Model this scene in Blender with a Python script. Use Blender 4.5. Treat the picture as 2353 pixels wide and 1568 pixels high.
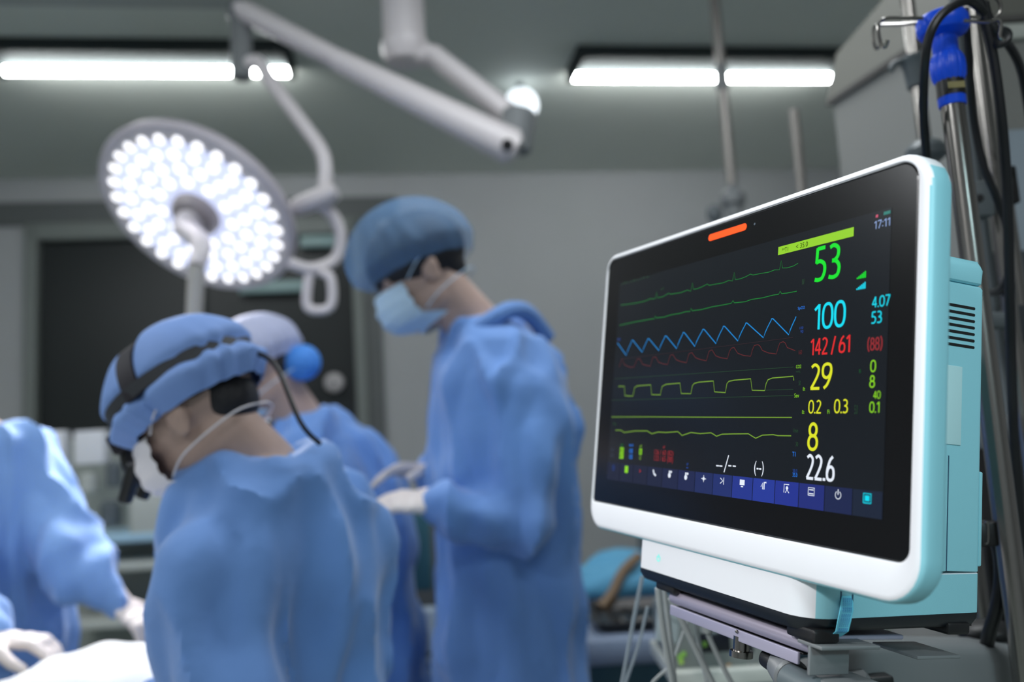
import bpy, bmesh, math, random
from mathutils import Vector, Matrix, noise, Euler
V = Vector
for o in list(bpy.data.objects): bpy.data.objects.remove(o, do_unlink=True)
S = bpy.context.scene
COL = S.collection
PI = math.pi
random.seed(4)

# ------------------------------------------------------------------ camera
FPX, CX, CY = 1980.0, 1176.5, 784.0          # focal length in pixels of the 2353x1568 frame
CAM_H = 1.20
CAMROT = Matrix.Rotation(math.radians(97.0), 3, 'X') @ Matrix.Rotation(math.radians(-3.45), 3, 'Z')
CAMW = Matrix.Translation((0, 0, CAM_H)) @ CAMROT.to_4x4()
cd = bpy.data.cameras.new('camera'); cam = bpy.data.objects.new('camera', cd); COL.objects.link(cam)
cam.matrix_world = CAMW
cd.sensor_width = 36; cd.lens = FPX / 2353 * 36; cd.clip_start = .02
cd.dof.use_dof = True; cd.dof.focus_distance = .745; cd.dof.aperture_fstop = cd.lens / 1000 / .0108
S.camera = cam

# ------------------------------------------------------------------ world, lights, exposure
w = bpy.data.worlds.new('world'); S.world = w; w.use_nodes = True
w.node_tree.nodes['Background'].inputs[0].default_value = (.55, .65, .8, 1)
w.node_tree.nodes['Background'].inputs[1].default_value = .12
S.view_settings.view_transform = 'Standard'; S.view_settings.look = 'None'
S.view_settings.gamma = 1; S.view_settings.use_curve_mapping = False
S.view_settings.exposure = 0.0

def at(px, py, d):
    """world point seen at a pixel of the photograph, d metres in front of the camera"""
    return CAMW @ V(((px - CX) / FPX * d, -(py - CY) / FPX * d, -d))

def lamp(kind, name, loc, target, power, color=(1, 1, 1), size=.3, size_y=None, spot=None, blend=.5):
    l = bpy.data.lights.new(name, kind); l.energy = power; l.color = color
    if kind == 'AREA':
        l.size = size
        if size_y: l.shape = 'RECTANGLE'; l.size_y = size_y
        else: l.shape = 'DISK'
    else: l.shadow_soft_size = size
    if spot: l.spot_size = math.radians(spot); l.spot_blend = blend
    o = bpy.data.objects.new(name, l); COL.objects.link(o); o.location = loc
    o.rotation_euler = (V(target) - V(loc)).to_track_quat('-Z', 'Y').to_euler()
    return o

MON = V((.20, .81, 1.20))
RA = math.radians(8.5)                       # the room is turned a little to the camera
ROOM = Matrix.Rotation(RA, 4, 'Z')
def room(u, v, z): return ROOM @ V((u, v, z))
lamp('AREA', 'ceiling_lamp_out_of_view', room(-2.1, 1.7, 2.95), room(-2.0, 1.9, 0), 30, (.93, .97, 1), 1.25, .3)
lamp('AREA', 'ceiling_lamp_out_of_view', room(.6, 1.7, 2.95), room(.6, 1.9, 0), 23, (.93, .97, 1), 1.25, .3)
lamp('AREA', 'ceiling_lamp_out_of_view', room(-2.2, -.9, 2.95), room(-2.0, -.6, 0), 30, (.93, .97, 1), 1.25, .3)
lamp('AREA', 'ceiling_lamp_out_of_view', room(.6, -1.2, 2.95), room(.6, -.8, 0), 24, (.93, .97, 1), 1.25, .3)
lamp('SPOT', 'front_fill_spot', (-1.05, -.15, 2.25), MON + V((0, 0, -.08)), 86, (1, .99, 1), .10, spot=27, blend=.4)  # unseen lamp added to brighten the monitor front
lamp('SPOT', 'side_spot', (.75, -.9, 1.85), MON + V((.08, .0, -.02)), 40, (.62, .93, 1), .15, spot=24, blend=.7)  # unseen cyan fill added for the monitor's side

# ------------------------------------------------------------------ materials
def srgb(r, g, b):
    f = lambda c: (c / 255 / 12.92) if c / 255 <= .04045 else ((c / 255 + .055) / 1.055) ** 2.4
    return (f(r), f(g), f(b), 1)
MATS = {}
def mat(name, rgb, rough=.5, metal=0, emit=None, power=0, noise_amt=0, scale=20, bump=0, bscale=60, trans=0, spec=.5, stretch=None, sheen=0, alpha=1):
    if name in MATS: return MATS[name]
    m = bpy.data.materials.new(name); m.use_nodes = True; nt = m.node_tree; p = nt.nodes['Principled BSDF']
    c = srgb(*rgb); p.inputs['Base Color'].default_value = c
    p.inputs['Roughness'].default_value = rough; p.inputs['Metallic'].default_value = metal
    p.inputs['Specular IOR Level'].default_value = spec
    if sheen: p.inputs['Sheen Weight'].default_value = sheen
    if trans: p.inputs['Transmission Weight'].default_value = trans
    if alpha < 1: p.inputs['Alpha'].default_value = alpha
    if emit is not None:
        p.inputs['Emission Color'].default_value = srgb(*emit); p.inputs['Emission Strength'].default_value = power
    tc = nt.nodes.new('ShaderNodeTexCoord'); mp = nt.nodes.new('ShaderNodeMapping')
    nt.links.new(tc.outputs['Object'], mp.inputs[0])
    if stretch: mp.inputs['Scale'].default_value = stretch
    if noise_amt:
        n = nt.nodes.new('ShaderNodeTexNoise'); n.inputs['Scale'].default_value = scale; n.inputs['Detail'].default_value = 4
        r = nt.nodes.new('ShaderNodeMapRange'); r.inputs[3].default_value = 1 - noise_amt; r.inputs[4].default_value = 1 + noise_amt
        x = nt.nodes.new('ShaderNodeVectorMath'); x.operation = 'SCALE'; x.inputs[0].default_value = c[:3]
        nt.links.new(mp.outputs[0], n.inputs['Vector']); nt.links.new(n.outputs[0], r.inputs[0])
        nt.links.new(r.outputs[0], x.inputs['Scale']); nt.links.new(x.outputs[0], p.inputs['Base Color'])
    if bump:
        n = nt.nodes.new('ShaderNodeTexNoise'); n.inputs['Scale'].default_value = bscale; n.inputs['Detail'].default_value = 5
        b = nt.nodes.new('ShaderNodeBump'); b.inputs['Strength'].default_value = bump; b.inputs['Distance'].default_value = .01
        nt.links.new(mp.outputs[0], n.inputs['Vector']); nt.links.new(n.outputs[0], b.inputs['Height']); nt.links.new(b.outputs[0], p.inputs['Normal'])
    MATS[name] = m
    return m

def glow(name, rgb, power=1.0):              # something the screen shows
    return mat('glow_' + name, (4, 4, 5), .35, emit=rgb, power=power, spec=.25)

M_WALL = mat('wall_paint', (180, 182, 184), .6, noise_amt=.04, scale=3, bump=.03, bscale=120)
M_CEIL = mat('ceiling_paint', (214, 219, 212), .7, noise_amt=.05, scale=2)
M_FLOOR = mat('vinyl_floor', (160, 170, 164), .35, noise_amt=.07, scale=14)
M_FRAME = mat('grey_frame', (98, 102, 102), .45, noise_amt=.03)
M_JAMB = mat('pale_jamb', (165, 172, 170), .4, noise_amt=.03)
M_DARKG = mat('dark_window_glass', (40, 45, 46), .35, noise_amt=.05, scale=2, spec=.3)
M_WHITE = mat('white_plastic', (235, 236, 240), .38, noise_amt=.008, scale=60)
M_CYAN = mat('white_plastic_cyan_lit', (146, 208, 220), .42, noise_amt=.01, scale=80, bump=.04, bscale=900)  # white plastic with the cyan side light put into its colour
M_BLACKP = mat('black_plastic', (26, 30, 36), .35, noise_amt=.03)
M_DARK = mat('charcoal_plastic', (22, 22, 24), .45, noise_amt=.05)
M_GLASS = mat('black_screen_glass', (13, 13, 15), .22, spec=.4)
M_STEEL = mat('brushed_steel', (150, 146, 142), .22, metal=1, noise_amt=.08, scale=40, stretch=(1, 1, .05))
M_ALU = mat('anodised_aluminium', (186, 182, 204), .36, metal=.35, noise_amt=.03, scale=50)
M_BLUEP = mat('bright_blue_plastic', (8, 84, 240), .33, noise_amt=.02)
M_GREYP = mat('mid_grey_plastic', (92, 100, 104), .45, noise_amt=.03)
M_ARM = mat('grey_arm_enamel', (120, 124, 126), .4, noise_amt=.02)
M_CABLE = mat('black_cable_rubber', (14, 17, 22), .38, noise_amt=.05)
M_LAMPW = mat('lamp_enamel', (214, 208, 210), .35, noise_amt=.01)
M_SKIN = mat('skin', (178, 152, 141), .5, noise_amt=.06, scale=30, bump=.05, bscale=200)
M_GLOVE = mat('latex_glove', (226, 214, 210), .42, noise_amt=.04, scale=30, bump=.1, bscale=90)
M_GOWN = mat('blue_gown_cloth', (104, 148, 214), .75, noise_amt=.04, scale=9, bump=.25, bscale=22, sheen=.3)
M_GOWN2 = mat('light_blue_gown_cloth', (124, 164, 222), .75, noise_amt=.04, scale=9, bump=.25, bscale=22, sheen=.3)
M_HAIR = mat('dark_hair', (22, 22, 28), .6, noise_amt=.2, scale=60, bump=.4, bscale=120)
M_MASK = mat('pale_blue_mask_cloth', (176, 204, 228), .7, noise_amt=.02, bump=.1, bscale=40)
M_MASKW = mat('white_mask_cloth', (236, 232, 238), .7, noise_amt=.02, bump=.1, bscale=40)
M_DRAPE = mat('white_drape', (236, 236, 236), .8, noise_amt=.02, bump=.2, bscale=14)
M_TEAL = mat('teal_drape', (66, 116, 128), .8, noise_amt=.05, scale=8, bump=.3, bscale=14)
M_BDRAPE = mat('sky_blue_wrap', (96, 168, 206), .7, noise_amt=.05, scale=12, bump=.3, bscale=20)
M_BROWN = mat('tan_leather', (132, 108, 84), .5, noise_amt=.1)
M_EQUIP = mat('pale_grey_enamel', (188, 192, 186), .45, noise_amt=.04)
M_CAB = mat('warm_grey_panel', (140, 141, 138), .5, noise_amt=.03, scale=5)
M_HOSE = mat('milky_tube', (176, 182, 182), .3, noise_amt=.03, trans=.25)
M_CLEAR = mat('clear_tube', (170, 182, 190), .2, trans=.3, alpha=.6)

# ------------------------------------------------------------------ mesh helpers
INV = {}                                     # root name -> inverse of its world matrix
def tag(o, label=None, cat=None, group=None, kind=None):
    if label: o['label'] = label
    if cat: o['category'] = cat
    if group: o['group'] = group
    if kind: o['kind'] = kind
    return o
def thing(name, label, cat, loc, group=None, mw=None):
    o = bpy.data.objects.new(name, None); COL.objects.link(o); o.empty_display_size = .05
    o.matrix_world = mw if mw is not None else Matrix.Translation(V(loc))
    INV[o.name] = o.matrix_world.inverted()
    return tag(o, label, cat, group)
def frame_of(d, hint=V((0, 0, 1))):
    d = V(d).normalized()
    if abs(d.dot(hint)) > .95: hint = V((1, 0, 0))
    a = hint.cross(d).normalized(); return a, d.cross(a).normalized()

class MB:
    def __init__(self): self.bm = bmesh.new()
    def rings(self, rings, cap=True, close=False):
        vs = [[self.bm.verts.new(p) for p in r] for r in rings]
        n = len(vs[0]); k = len(vs)
        for i in range(k if close else k - 1):
            a, b = vs[i], vs[(i + 1) % k]
            for j in range(n):
                try: self.bm.faces.new((a[j], a[(j + 1) % n], b[(j + 1) % n], b[j]))
                except ValueError: pass
        if cap and not close:
            self.bm.faces.new(list(reversed(vs[0]))); self.bm.faces.new(vs[-1])
        return self
    def box(self, c, s, rot=None, bev=0):
        c = V(c); s = V(s) / 2; r = rot if rot is not None else Matrix.Identity(3)
        b = min(bev, min(s) * .95)
        def ring(z, ins):
            x, y = s.x - ins, s.y - ins; k = b * .999 if b else 0
            if b:
                q = []
                for sx, sy, a0 in ((1, 1, 0), (-1, 1, 90), (-1, -1, 180), (1, -1, 270)):
                    for a in (0, 30, 60, 90):
                        t = math.radians(a0 + a); q.append(V((sx * (s.x - b) + (b - ins) * math.cos(t), sy * (s.y - b) + (b - ins) * math.sin(t), z)))
            else: q = [V((x, y, z)), V((-x, y, z)), V((-x, -y, z)), V((x, -y, z))]
            return [c + r @ p for p in q]
        if b:
            rs = [ring(-s.z, b * .8), ring(-s.z + b * .3, b * .25), ring(-s.z + b, 0), ring(s.z - b, 0), ring(s.z - b * .3, b * .25), ring(s.z, b * .8)]
        else: rs = [ring(-s.z, 0), ring(s.z, 0)]
        return self.rings(rs)
    def cyl(self, p0, p1, r0, r1=None, seg=20, bev=0):
        p0, p1 = V(p0), V(p1); r1 = r0 if r1 is None else r1
        a, b = frame_of(p1 - p0); d = (p1 - p0).normalized()
        st = [(p0, r0), (p1, r1)]
        if bev: st = [(p0, r0 - bev), (p0 + d * bev, r0), (p1 - d * bev, r1), (p1, r1 - bev)]
        return self.rings([[p + (a * math.cos(2 * PI * i / seg) + b * math.sin(2 * PI * i / seg)) * r for i in range(seg)] for p, r in st])
    def lathe(self, o, d, prof, seg=28, flute=0, nf=12, hint=V((0, 0, 1))):
        o = V(o); d = V(d).normalized(); a, b = frame_of(d, hint)
        return self.rings([[o + d * h + (a * math.cos(2 * PI * i / seg) + b * math.sin(2 * PI * i / seg)) * max(1e-4, r * (1 + flute * math.cos(nf * 2 * PI * i / seg))) for i in range(seg)] for h, r in prof])
    def tube(self, pts, r, seg=10, smooth=3, rr=None):
        pts = [V(p) for p in pts]
        if smooth and len(pts) > 2:
            q = []
            for i in range(len(pts) - 1):
                p0 = pts[max(0, i - 1)]; p1 = pts[i]; p2 = pts[i + 1]; p3 = pts[min(len(pts) - 1, i + 2)]
                for k in range(smooth * 2):
                    t = k / (smooth * 2)
                    q.append(.5 * ((2 * p1) + (p2 - p0) * t + (2 * p0 - 5 * p1 + 4 * p2 - p3) * t * t + (3 * p1 - p0 - 3 * p2 + p3) * t ** 3))
            q.append(pts[-1]); pts = q
        d = (pts[1] - pts[0]).normalized(); a, b = frame_of(d); rs = []
        for i, p in enumerate(pts):
            t = (pts[min(i + 1, len(pts) - 1)] - pts[max(i - 1, 0)]).normalized()
            a = (a - t * a.dot(t)).normalized(); b = t.cross(a)
            rad = r if rr is None else rr[0] + (rr[1] - rr[0]) * i / (len(pts) - 1)
            rs.append([p + (a * math.cos(2 * PI * k / seg) + b * math.sin(2 * PI * k / seg)) * rad for k in range(seg)])
        return self.rings(rs)
    def ell(self, c, ax, seg=20, n=12):
        """ellipsoid; ax = three axis vectors with their radii"""
        c = V(c); A, B, C = [V(v) for v in ax]; rs = []
        for i in range(n + 1):
            t = PI * min(max(i / n, .02), .98)
            rs.append([c + C * -math.cos(t) + (A * math.cos(2 * PI * k / seg) + B * math.sin(2 * PI * k / seg)) * math.sin(t) for k in range(seg)])
        return self.rings(rs)
    def ball(self, c, r, seg=18, n=10): return self.ell(c, ((r, 0, 0), (0, r, 0), (0, 0, r)), seg, n)
    def limb(self, pts, rad, seg=18):
        for i in range(len(pts) - 1): self.cyl(pts[i], pts[i + 1], rad[i], rad[i + 1], seg)
        for p, r in zip(pts, rad): self.ball(p, r * .995)
        return self
    def quad(self, *ps):
        self.bm.faces.new([self.bm.verts.new(V(p)) for p in ps]); return self
    def plate(self, poly, z0, z1, mtx=None):
        a = [V((x, y, z0)) for x, y in poly]; b = [V((x, y, z1)) for x, y in poly]
        if mtx is not None: a = [mtx @ p for p in a]; b = [mtx @ p for p in b]
        return self.rings([a, b])
    def ribbon(self, pts, wd, z):
        """flat stroke in the local xy plane"""
        L = []; R_ = []; n = len(pts)
        for i, p in enumerate(pts):
            a = V(pts[max(0, i - 1)]); b = V(pts[min(n - 1, i + 1)]); t = (b - a); t = t.normalized() if t.length > 0 else V((1, 0))
            nn = V((-t.y, t.x)) * wd / 2; p = V(p); L.append(self.bm.verts.new((p.x + nn.x, p.y + nn.y, z))); R_.append(self.bm.verts.new((p.x - nn.x, p.y - nn.y, z)))
        for i in range(n - 1): self.bm.faces.new((L[i + 1], L[i], R_[i], R_[i + 1]))
        return self
    def ringflat(self, cx, cy, r0, r1, z, a0=0, a1=360, seg=24, sx=1):
        return self.ribbon([(cx + sx * (r0 + r1) / 2 * math.cos(math.radians(a0 + (a1 - a0) * i / seg)), cy + (r0 + r1) / 2 * math.sin(math.radians(a0 + (a1 - a0) * i / seg))) for i in range(seg + 1)], abs(r1 - r0), z)
    def disc(self, cx, cy, r, z, seg=20):
        self.bm.faces.new([self.bm.verts.new((cx + r * math.cos(2 * PI * i / seg), cy + r * math.sin(2 * PI * i / seg), z)) for i in range(seg)]); return self
    def rect(self, x0, y0, x1, y1, z): return self.quad((x0, y0, z), (x1, y0, z), (x1, y1, z), (x0, y1, z))
    def build(self, name, m, parent=None, local=False, smooth=True, angle=35):
        me = bpy.data.meshes.new(name)
        bm = self.bm; bm.normal_update()
        bmesh.ops.recalc_face_normals(bm, faces=bm.faces) if smooth is not None else None
        root = parent
        while root is not None and root.parent is not None: root = root.parent
        if parent is not None and not local and root.name in INV: bmesh.ops.transform(bm, matrix=INV[root.name], verts=bm.verts)
        o = bpy.data.objects.new(name, me)
        if parent is None and not local and bm.verts:
            lo = V((min(v.co.x for v in bm.verts) + max(v.co.x for v in bm.verts), min(v.co.y for v in bm.verts) + max(v.co.y for v in bm.verts), 0)) / 2
            lo.z = min(v.co.z for v in bm.verts)
            bmesh.ops.translate(bm, vec=-lo, verts=bm.verts); o.location = lo
            INV[o.name] = Matrix.Translation(lo).inverted()
        bm.to_mesh(me); bm.free()
        for mm in (m if isinstance(m, (list, tuple)) else [m]): me.materials.append(mm)
        if smooth:
            me.polygons.foreach_set('use_smooth', [True] * len(me.polygons))
            try: me.set_sharp_from_angle(angle=math.radians(angle))
            except Exception: pass
        COL.objects.link(o)
        if parent is not None: o.parent = parent
        return o

def fuse(mb, voxel, smooth=4, fold=None):
    """weld overlapping closed shapes into one continuous skin; returns a new MB"""
    me = bpy.data.meshes.new('t'); bmesh.ops.recalc_face_normals(mb.bm, faces=mb.bm.faces); mb.bm.to_mesh(me); mb.bm.free()
    o = bpy.data.objects.new('t', me); COL.objects.link(o)
    r = o.modifiers.new('r', 'REMESH'); r.mode = 'VOXEL'; r.voxel_size = voxel; r.use_smooth_shade = True
    s = o.modifiers.new('s', 'SMOOTH'); s.factor = .5; s.iterations = smooth
    dg = bpy.context.evaluated_depsgraph_get(); dg.update()
    m2 = bpy.data.meshes.new_from_object(o.evaluated_get(dg))
    out = MB(); out.bm.from_mesh(m2); out.bm.normal_update()
    bpy.data.objects.remove(o, do_unlink=True); bpy.data.meshes.remove(m2); bpy.data.meshes.remove(me)
    if fold:
        mv = [(v, v.normal * fold(v.co, v.normal)) for v in out.bm.verts]
        for v, d in mv: v.co += d
    return out

def rrect(x0, x1, y0, y1, r, z, n=7, rs=None):
    rs = rs or (r, r, r, r); out = []
    for (cx_, cy_, sx, sy, a0), rr in zip(((x1, y1, -1, -1, 0), (x0, y1, 1, -1, 90), (x0, y0, 1, 1, 180), (x1, y0, -1, 1, 270)), rs):
        for k in range(n):
            t = math.radians(a0 + 90 * k / (n - 1)); out.append(V((cx_ + sx * rr + rr * math.cos(t), cy_ + sy * rr + rr * math.sin(t), z)))
    return out

# ================================================================== ROOM
def struct(name, mb, m): o = mb.build(name, m, smooth=False); o['kind'] = 'structure'; return o
U0, U1, V0, V1, ZC = -4.3, 3.2, -2.6, 5.47, 3.0
def rbox(u0, u1, v0, v1, z0, z1):
    return MB().box(room((u0 + u1) / 2, (v0 + v1) / 2, (z0 + z1) / 2), (u1 - u0, v1 - v0, z1 - z0), ROOM.to_3x3())
struct('floor', rbox(U0, U1, V0, V1, -.1, 0), M_FLOOR)
struct('ceiling', rbox(U0, U1, V0, V1, ZC, ZC + .1), M_CEIL)
struct('wall_left', rbox(U0 - .1, U0, V0, V1, 0, ZC), M_WALL)
struct('wall_right', rbox(U1, U1 + .1, V0, V1, 0, ZC), M_WALL)
struct('wall_front', rbox(U0, U1, V0 - .1, V0, 0, ZC), M_WALL)
def on_wall(px, py, v=V1):                    # room coordinates of a pixel on a plane parallel to the back wall
    a = CAMW.translation; d = (at(px, py, 1) - a); q = ROOM.inverted()
    A = q @ a; D = q.to_3x3() @ d; k = (v - A.y) / D.y; return A + D * k
wl, wr = on_wall(92, 700).x, on_wall(812, 700).x; wt = on_wall(450, 548).z; wb = .9
# back wall with the opening cut out
mb = MB()
for (a, b, c, d) in ((U0, wl, 0, ZC), (wr, U1, 0, ZC), (wl, wr, wt, ZC), (wl, wr, 0, wb)):
    mb.box(room((a + b) / 2, V1 + .05, (c + d) / 2), (b - a, .1, d - c), ROOM.to_3x3())
struct('wall_back', mb, M_WALL)
mb = MB()
for (a, b, c, d) in ((wl - .07, wl, wb, wt + .1), (wr, wr + .07, wb, wt + .1), (wl - .07, wr + .07, wt, wt + .1), (wl - .07, wr + .07, wb - .05, wb), ((wl + wr) / 2 - .02, (wl + wr) / 2 + .02, wb, wt)):
    mb.box(room((a + b) / 2, V1 - .01, (c + d) / 2), (b - a, .1, d - c), ROOM.to_3x3(), .004)
win = struct('window_1', mb, mat('window_frame_grey', (126, 132, 129), .45, noise_amt=.03))
pane = rbox(wl, wr, V1 + .02, V1 + .03, wb, wt).build('window_pane', M_DARKG, win, smooth=False)
struct('trim_1', rbox(U0, wr + .3, V1 - .035, V1, wt + .1, wt + .24), M_FRAME)
struct('trim_2', rbox(wr + .07, wr + .17, V1 - .03, V1, 0, wt + .1), M_FRAME)
struct('baseboard_back', rbox(U0, U1, V1 - .02, V1, 0, .12), M_FRAME)
struct('trim_3', rbox(-4.2, -.48, 2.75, 3.27, ZC - .05, ZC), M_JAMB)

# ------------------------------------------------------------------ ceiling lights
M_TUBE = mat('lit_tube', (255, 255, 255), .4, emit=(246, 250, 250), power=44)
def luminaire(u0, u1, v0, v1, label, tubes):
    c = room((u0 + u1) / 2, (v0 + v1) / 2, ZC)
    t = thing('ceiling_light', label, 'ceiling light', c, 'fluorescent ceiling lights')
    h = MB()
    h.box(room((u0 + u1) / 2, (v0 + v1) / 2, ZC - .012), (u1 - u0, v1 - v0, .024), ROOM.to_3x3(), .004)
    h.box(room((u0 + u1) / 2, v0 + .012, ZC - .03), (u1 - u0, .02, .05), ROOM.to_3x3(), .004)
    for u in (u0 + .015, u1 - .015): h.box(room(u, (v0 + v1) / 2, ZC - .04), (.03, v1 - v0, .06), ROOM.to_3x3(), .004)
    h.build('housing', mat('fixture_grey', (58, 64, 64), .8, spec=.1), t)
    for v in tubes: MB().cyl(room(u0 + .03, v, ZC - .05), room(u1 - .03, v, ZC - .05), .019, seg=16).build('tube', M_TUBE, t)
def ceil_uv(px, py, z=ZC - .05):
    a = CAMW.translation; d = at(px, py, 1) - a; k = (z - a.z) / d.z; return ROOM.inverted() @ (a + d * k)
a = ceil_uv(8, 176); b = ceil_uv(676, 152); c = ceil_uv(300, 112)
luminaire(a.x, b.x, c.y, (a.y + b.y) / 2 + .04, 'long twin tube ceiling light on the left, above the round surgical lamp', [(a.y + b.y) / 2])
a = ceil_uv(1308, 168); b = ceil_uv(1910, 188); c = ceil_uv(1600, 128)
luminaire(a.x, b.x, c.y, (a.y + b.y) / 2 + .03, 'slim tube ceiling light on the right, above the monitor', [(a.y + b.y) / 2])
g = at(1198, 242, 4.3)
t = thing('globe_light', 'small round white glowing lamp behind the elbow of the ceiling arm', 'lamp', (g.x, g.y, ZC))
MB().ball(g, .085).build('globe', mat('lit_globe', (250, 252, 255), .4, emit=(230, 240, 248), power=1.6), t)
MB().cyl(g + V((0, 0, .07)), (g.x, g.y, ZC), .02).build('stem', M_GREYP, t)

# ------------------------------------------------------------------ surgical lamp on its ceiling arm
lc = at(455, 486, 2.9)
ln = (CAMROT @ V((-.22, -.70, .67))).normalized()
t = thing('surgical_lamp', 'large round surgical lamp with rings of lit white diodes, hung from ceiling arms', 'surgical lamp', (lc.x, lc.y, lc.z))
ua, ub = frame_of(ln)
MB().lathe(lc, ln, [(-.13, .06), (-.125, .12), (-.10, .22), (-.06, .30), (-.025, .338), (0, .345), (.012, .340), (.016, .325), (.010, .318)], 64).build('lamp_dome', mat('dome_grey', (188, 182, 190), .4, noise_amt=.02), t)
MB().lathe(lc, ln, [(.004, .10), (.014, .325), (.016, .334), (.0, .336)], 64).build('rim', M_LAMPW, t)
MB().lathe(lc, ln, [(.006, .31), (.012, .31), (.0125, .02), (.006, .02)], 64).build('diffuser', mat('lit_diffuser', (215, 220, 240), .3, emit=(190, 196, 228), power=.95), t)
M_LED = mat('lit_diode', (255, 255, 255), .3, emit=(252, 250, 255), power=1.6)
for rad, n, off in ((.288, 28, 0), (.232, 22, .1), (.178, 16, .05), (.128, 11, 0)):
    for k in range(n):
        a_ = 2 * PI * k / n + off
        p = lc + (ua * math.cos(a_) + ub * math.sin(a_)) * rad + ln * .012
        MB().lathe(p, ln, [(0, .017), (.004, .017), (.007, .010)], 12).build('diode', M_LED, t)
MB().lathe(lc, ln, [(.012, .085), (.03, .082), (.045, .070), (.05, .05)], 40).build('hub', mat('hub_grey', (158, 150, 150), .4), t)
hp = at(452, 610, 2.72)
MB().tube([lc + ln * .045, lc + ln * .09, at(462, 560, 2.76), hp], .03, 16, rr=(.045, .026)).build('handle', M_LAMPW, t)
MB().cyl(hp, at(446, 752, 2.72), .026, .025).build('camera_stem', mat('stem_grey', (168, 166, 160), .4), t)
# ceiling column, arms, knuckles
MB().lathe(at(932, 150, 3.05), (0, 0, 1), [(0, .03), (.01, .065), (.04, .082), (.08, .085), (.09, .075), (.10, .075), (ZC - at(932, 150, 3.05).z, .075)], 36).build('ceiling_column', M_LAMPW, t)
def flatarm(p, q, w0, w1, d):
    x = (V(q) - V(p)).normalized(); yv = CAMROT @ V((0, 0, 1)); yv = (yv - x * yv.dot(x)).normalized(); zv = x.cross(yv)
    rs = []
    for c_, w_ in ((p, w0 * .6), (V(p) + x * .02, w0), (V(q) - x * .03, w1), (q, w1 * .6)):
        rs.append([V(c_) + yv * d * .5 * math.cos(t_) + zv * w_ * .5 * math.sin(t_) for t_ in [2 * PI * i / 16 + PI / 16 for i in range(16)]])
    return MB().rings(rs)
flatarm(at(945, 128, 3.05), at(1020, 132, 3.05), .075, .07, .1).build('arm_root', M_LAMPW, t)
flatarm(at(985, 118, 3.04), at(1215, 300, 2.95), .075, .085, .09).build('extension_arm', M_LAMPW, t)
MB().cyl(at(1196, 250, 2.94), at(1178, 352, 2.94), .06, .062, 24, .015).build('elbow_joint', M_ARM, t)
flatarm(at(1190, 345, 2.88), at(760, 130, 2.95), .125, .075, .08).build('spring_arm_shell', M_LAMPW, t)
flatarm(at(800, 150, 2.95), at(548, 18, 3.0), .07, .075, .075).build('spring_arm', M_LAMPW, t)
MB().cyl(at(1166, 333, 2.83), at(1166, 333, 2.90), .02).build('pivot_bolt', M_DARK, t)
MB().lathe(at(556, 182, 3.0), (0, 0, 1), [(0, .028), (.01, .036), (.22, .036), (.23, .045), (.27, .045), (.29, .02)], 24).build('drop_joint', M_ARM, t)
MB().tube([at(562, 150, 3.0), at(592, 143, 2.99), at(625, 190, 2.98), at(700, 290, 2.96), at(738, 345, 2.94), at(748, 390, 2.93), at(746, 440, 2.92)], .024, 14).build('lamp_arm', M_LAMPW, t)
yb = at(728, 460, 2.92)
flatarm(at(670, 482, 2.92), at(775, 440, 2.92), .06, .075, .09).build('yoke_block', M_LAMPW, t)
MB().tube([at(735, 470, 2.94), at(768, 500, 2.97), at(783, 548, 2.98), at(768, 598, 2.97), at(715, 618, 2.93), at(665, 604, 2.9)], .021, 14).build('yoke', M_LAMPW, t)
MB().tube([at(712, 620, 2.93), at(705, 700, 2.93), at(735, 714, 2.93), at(762, 700, 2.93), at(760, 640, 2.93), at(735, 625, 2.93)], .017, 12).build('grip_loop', M_LAMPW, t)
sl = lamp('SPOT', 'surgical_beam', lc + ln * .05, at(260, 1500, 1.6), 220, (1, .99, 1), .2, spot=70, blend=.8)

# =================================================================== PATIENT MONITOR
RM = Matrix(((0.38001, 0.07976, -0.92154), (0.07696, 0.99009, 0.11743), (0.92177, -0.11555, 0.37011)))
TM = V((0.19528, -0.02971, -0.81679))
MW = CAMW @ (Matrix.Translation(TM) @ RM.to_4x4())
mon = thing('patient_monitor', 'large white patient monitor, cyan light painted on its sides, showing coloured vital signs in the foreground', 'monitor', None, mw=MW)
MWI = MW.inverted()
def scr(px, py, z=0.0):                       # pixel -> the plane of the screen, in the monitor's own axes
    o_ = MWI @ CAMW.translation; p = MWI @ at(px, py, 1); d = p - o_; k = (z - o_.z) / d.z; q = o_ + d * k; return (q.x, q.y)
X0, X1, Y0, Y1 = -.2415, .2405, -.1725, .1535
GX0, GX1, GY0, GY1 = -.2350, .2290, -.1426, .1470
def brg(z, ins, r=.030): return rrect(X0 + ins, X1 - ins, Y0 + ins, Y1 - ins, r - ins, z, 9, (r - ins, .020 - ins * .6, .028 - ins, .034 - ins))
bz = MB()
rg = [brg(-.0240, .02), brg(-.0240, .006), brg(-.0220, .002), brg(-.0185, 0), brg(-.0055, 0)]
for k in range(1, 6):
    a_ = PI / 2 * k / 5; rg.append(brg(-.0055 + .0055 * math.sin(a_), .0055 * (1 - math.cos(a_))))
rg.append(brg(0, .0058))
rg.append(rrect(GX0 - .0012, GX1 + .0012, GY0 - .0012, GY1 + .0012, .016, 0, 9, (.018, .012, .005, .012)))
rg.append(rrect(GX0 - .001, GX1 + .001, GY0 - .001, GY1 + .001, .016, -.0001, 9, (.018, .012, .005, .012)))
rg.append(rrect(GX0, GX1, GY0, GY1, .016, -.0012, 9, (.017, .011, .004, .011)))
rg.append(rrect(GX0, GX1, GY0, GY1, .016, -.004, 9, (.017, .011, .004, .011)))
bz.rings(rg)
bz.bm.normal_update()
bzo = bz.build('front_bezel', [M_WHITE, M_CYAN], mon, local=True)
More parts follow.
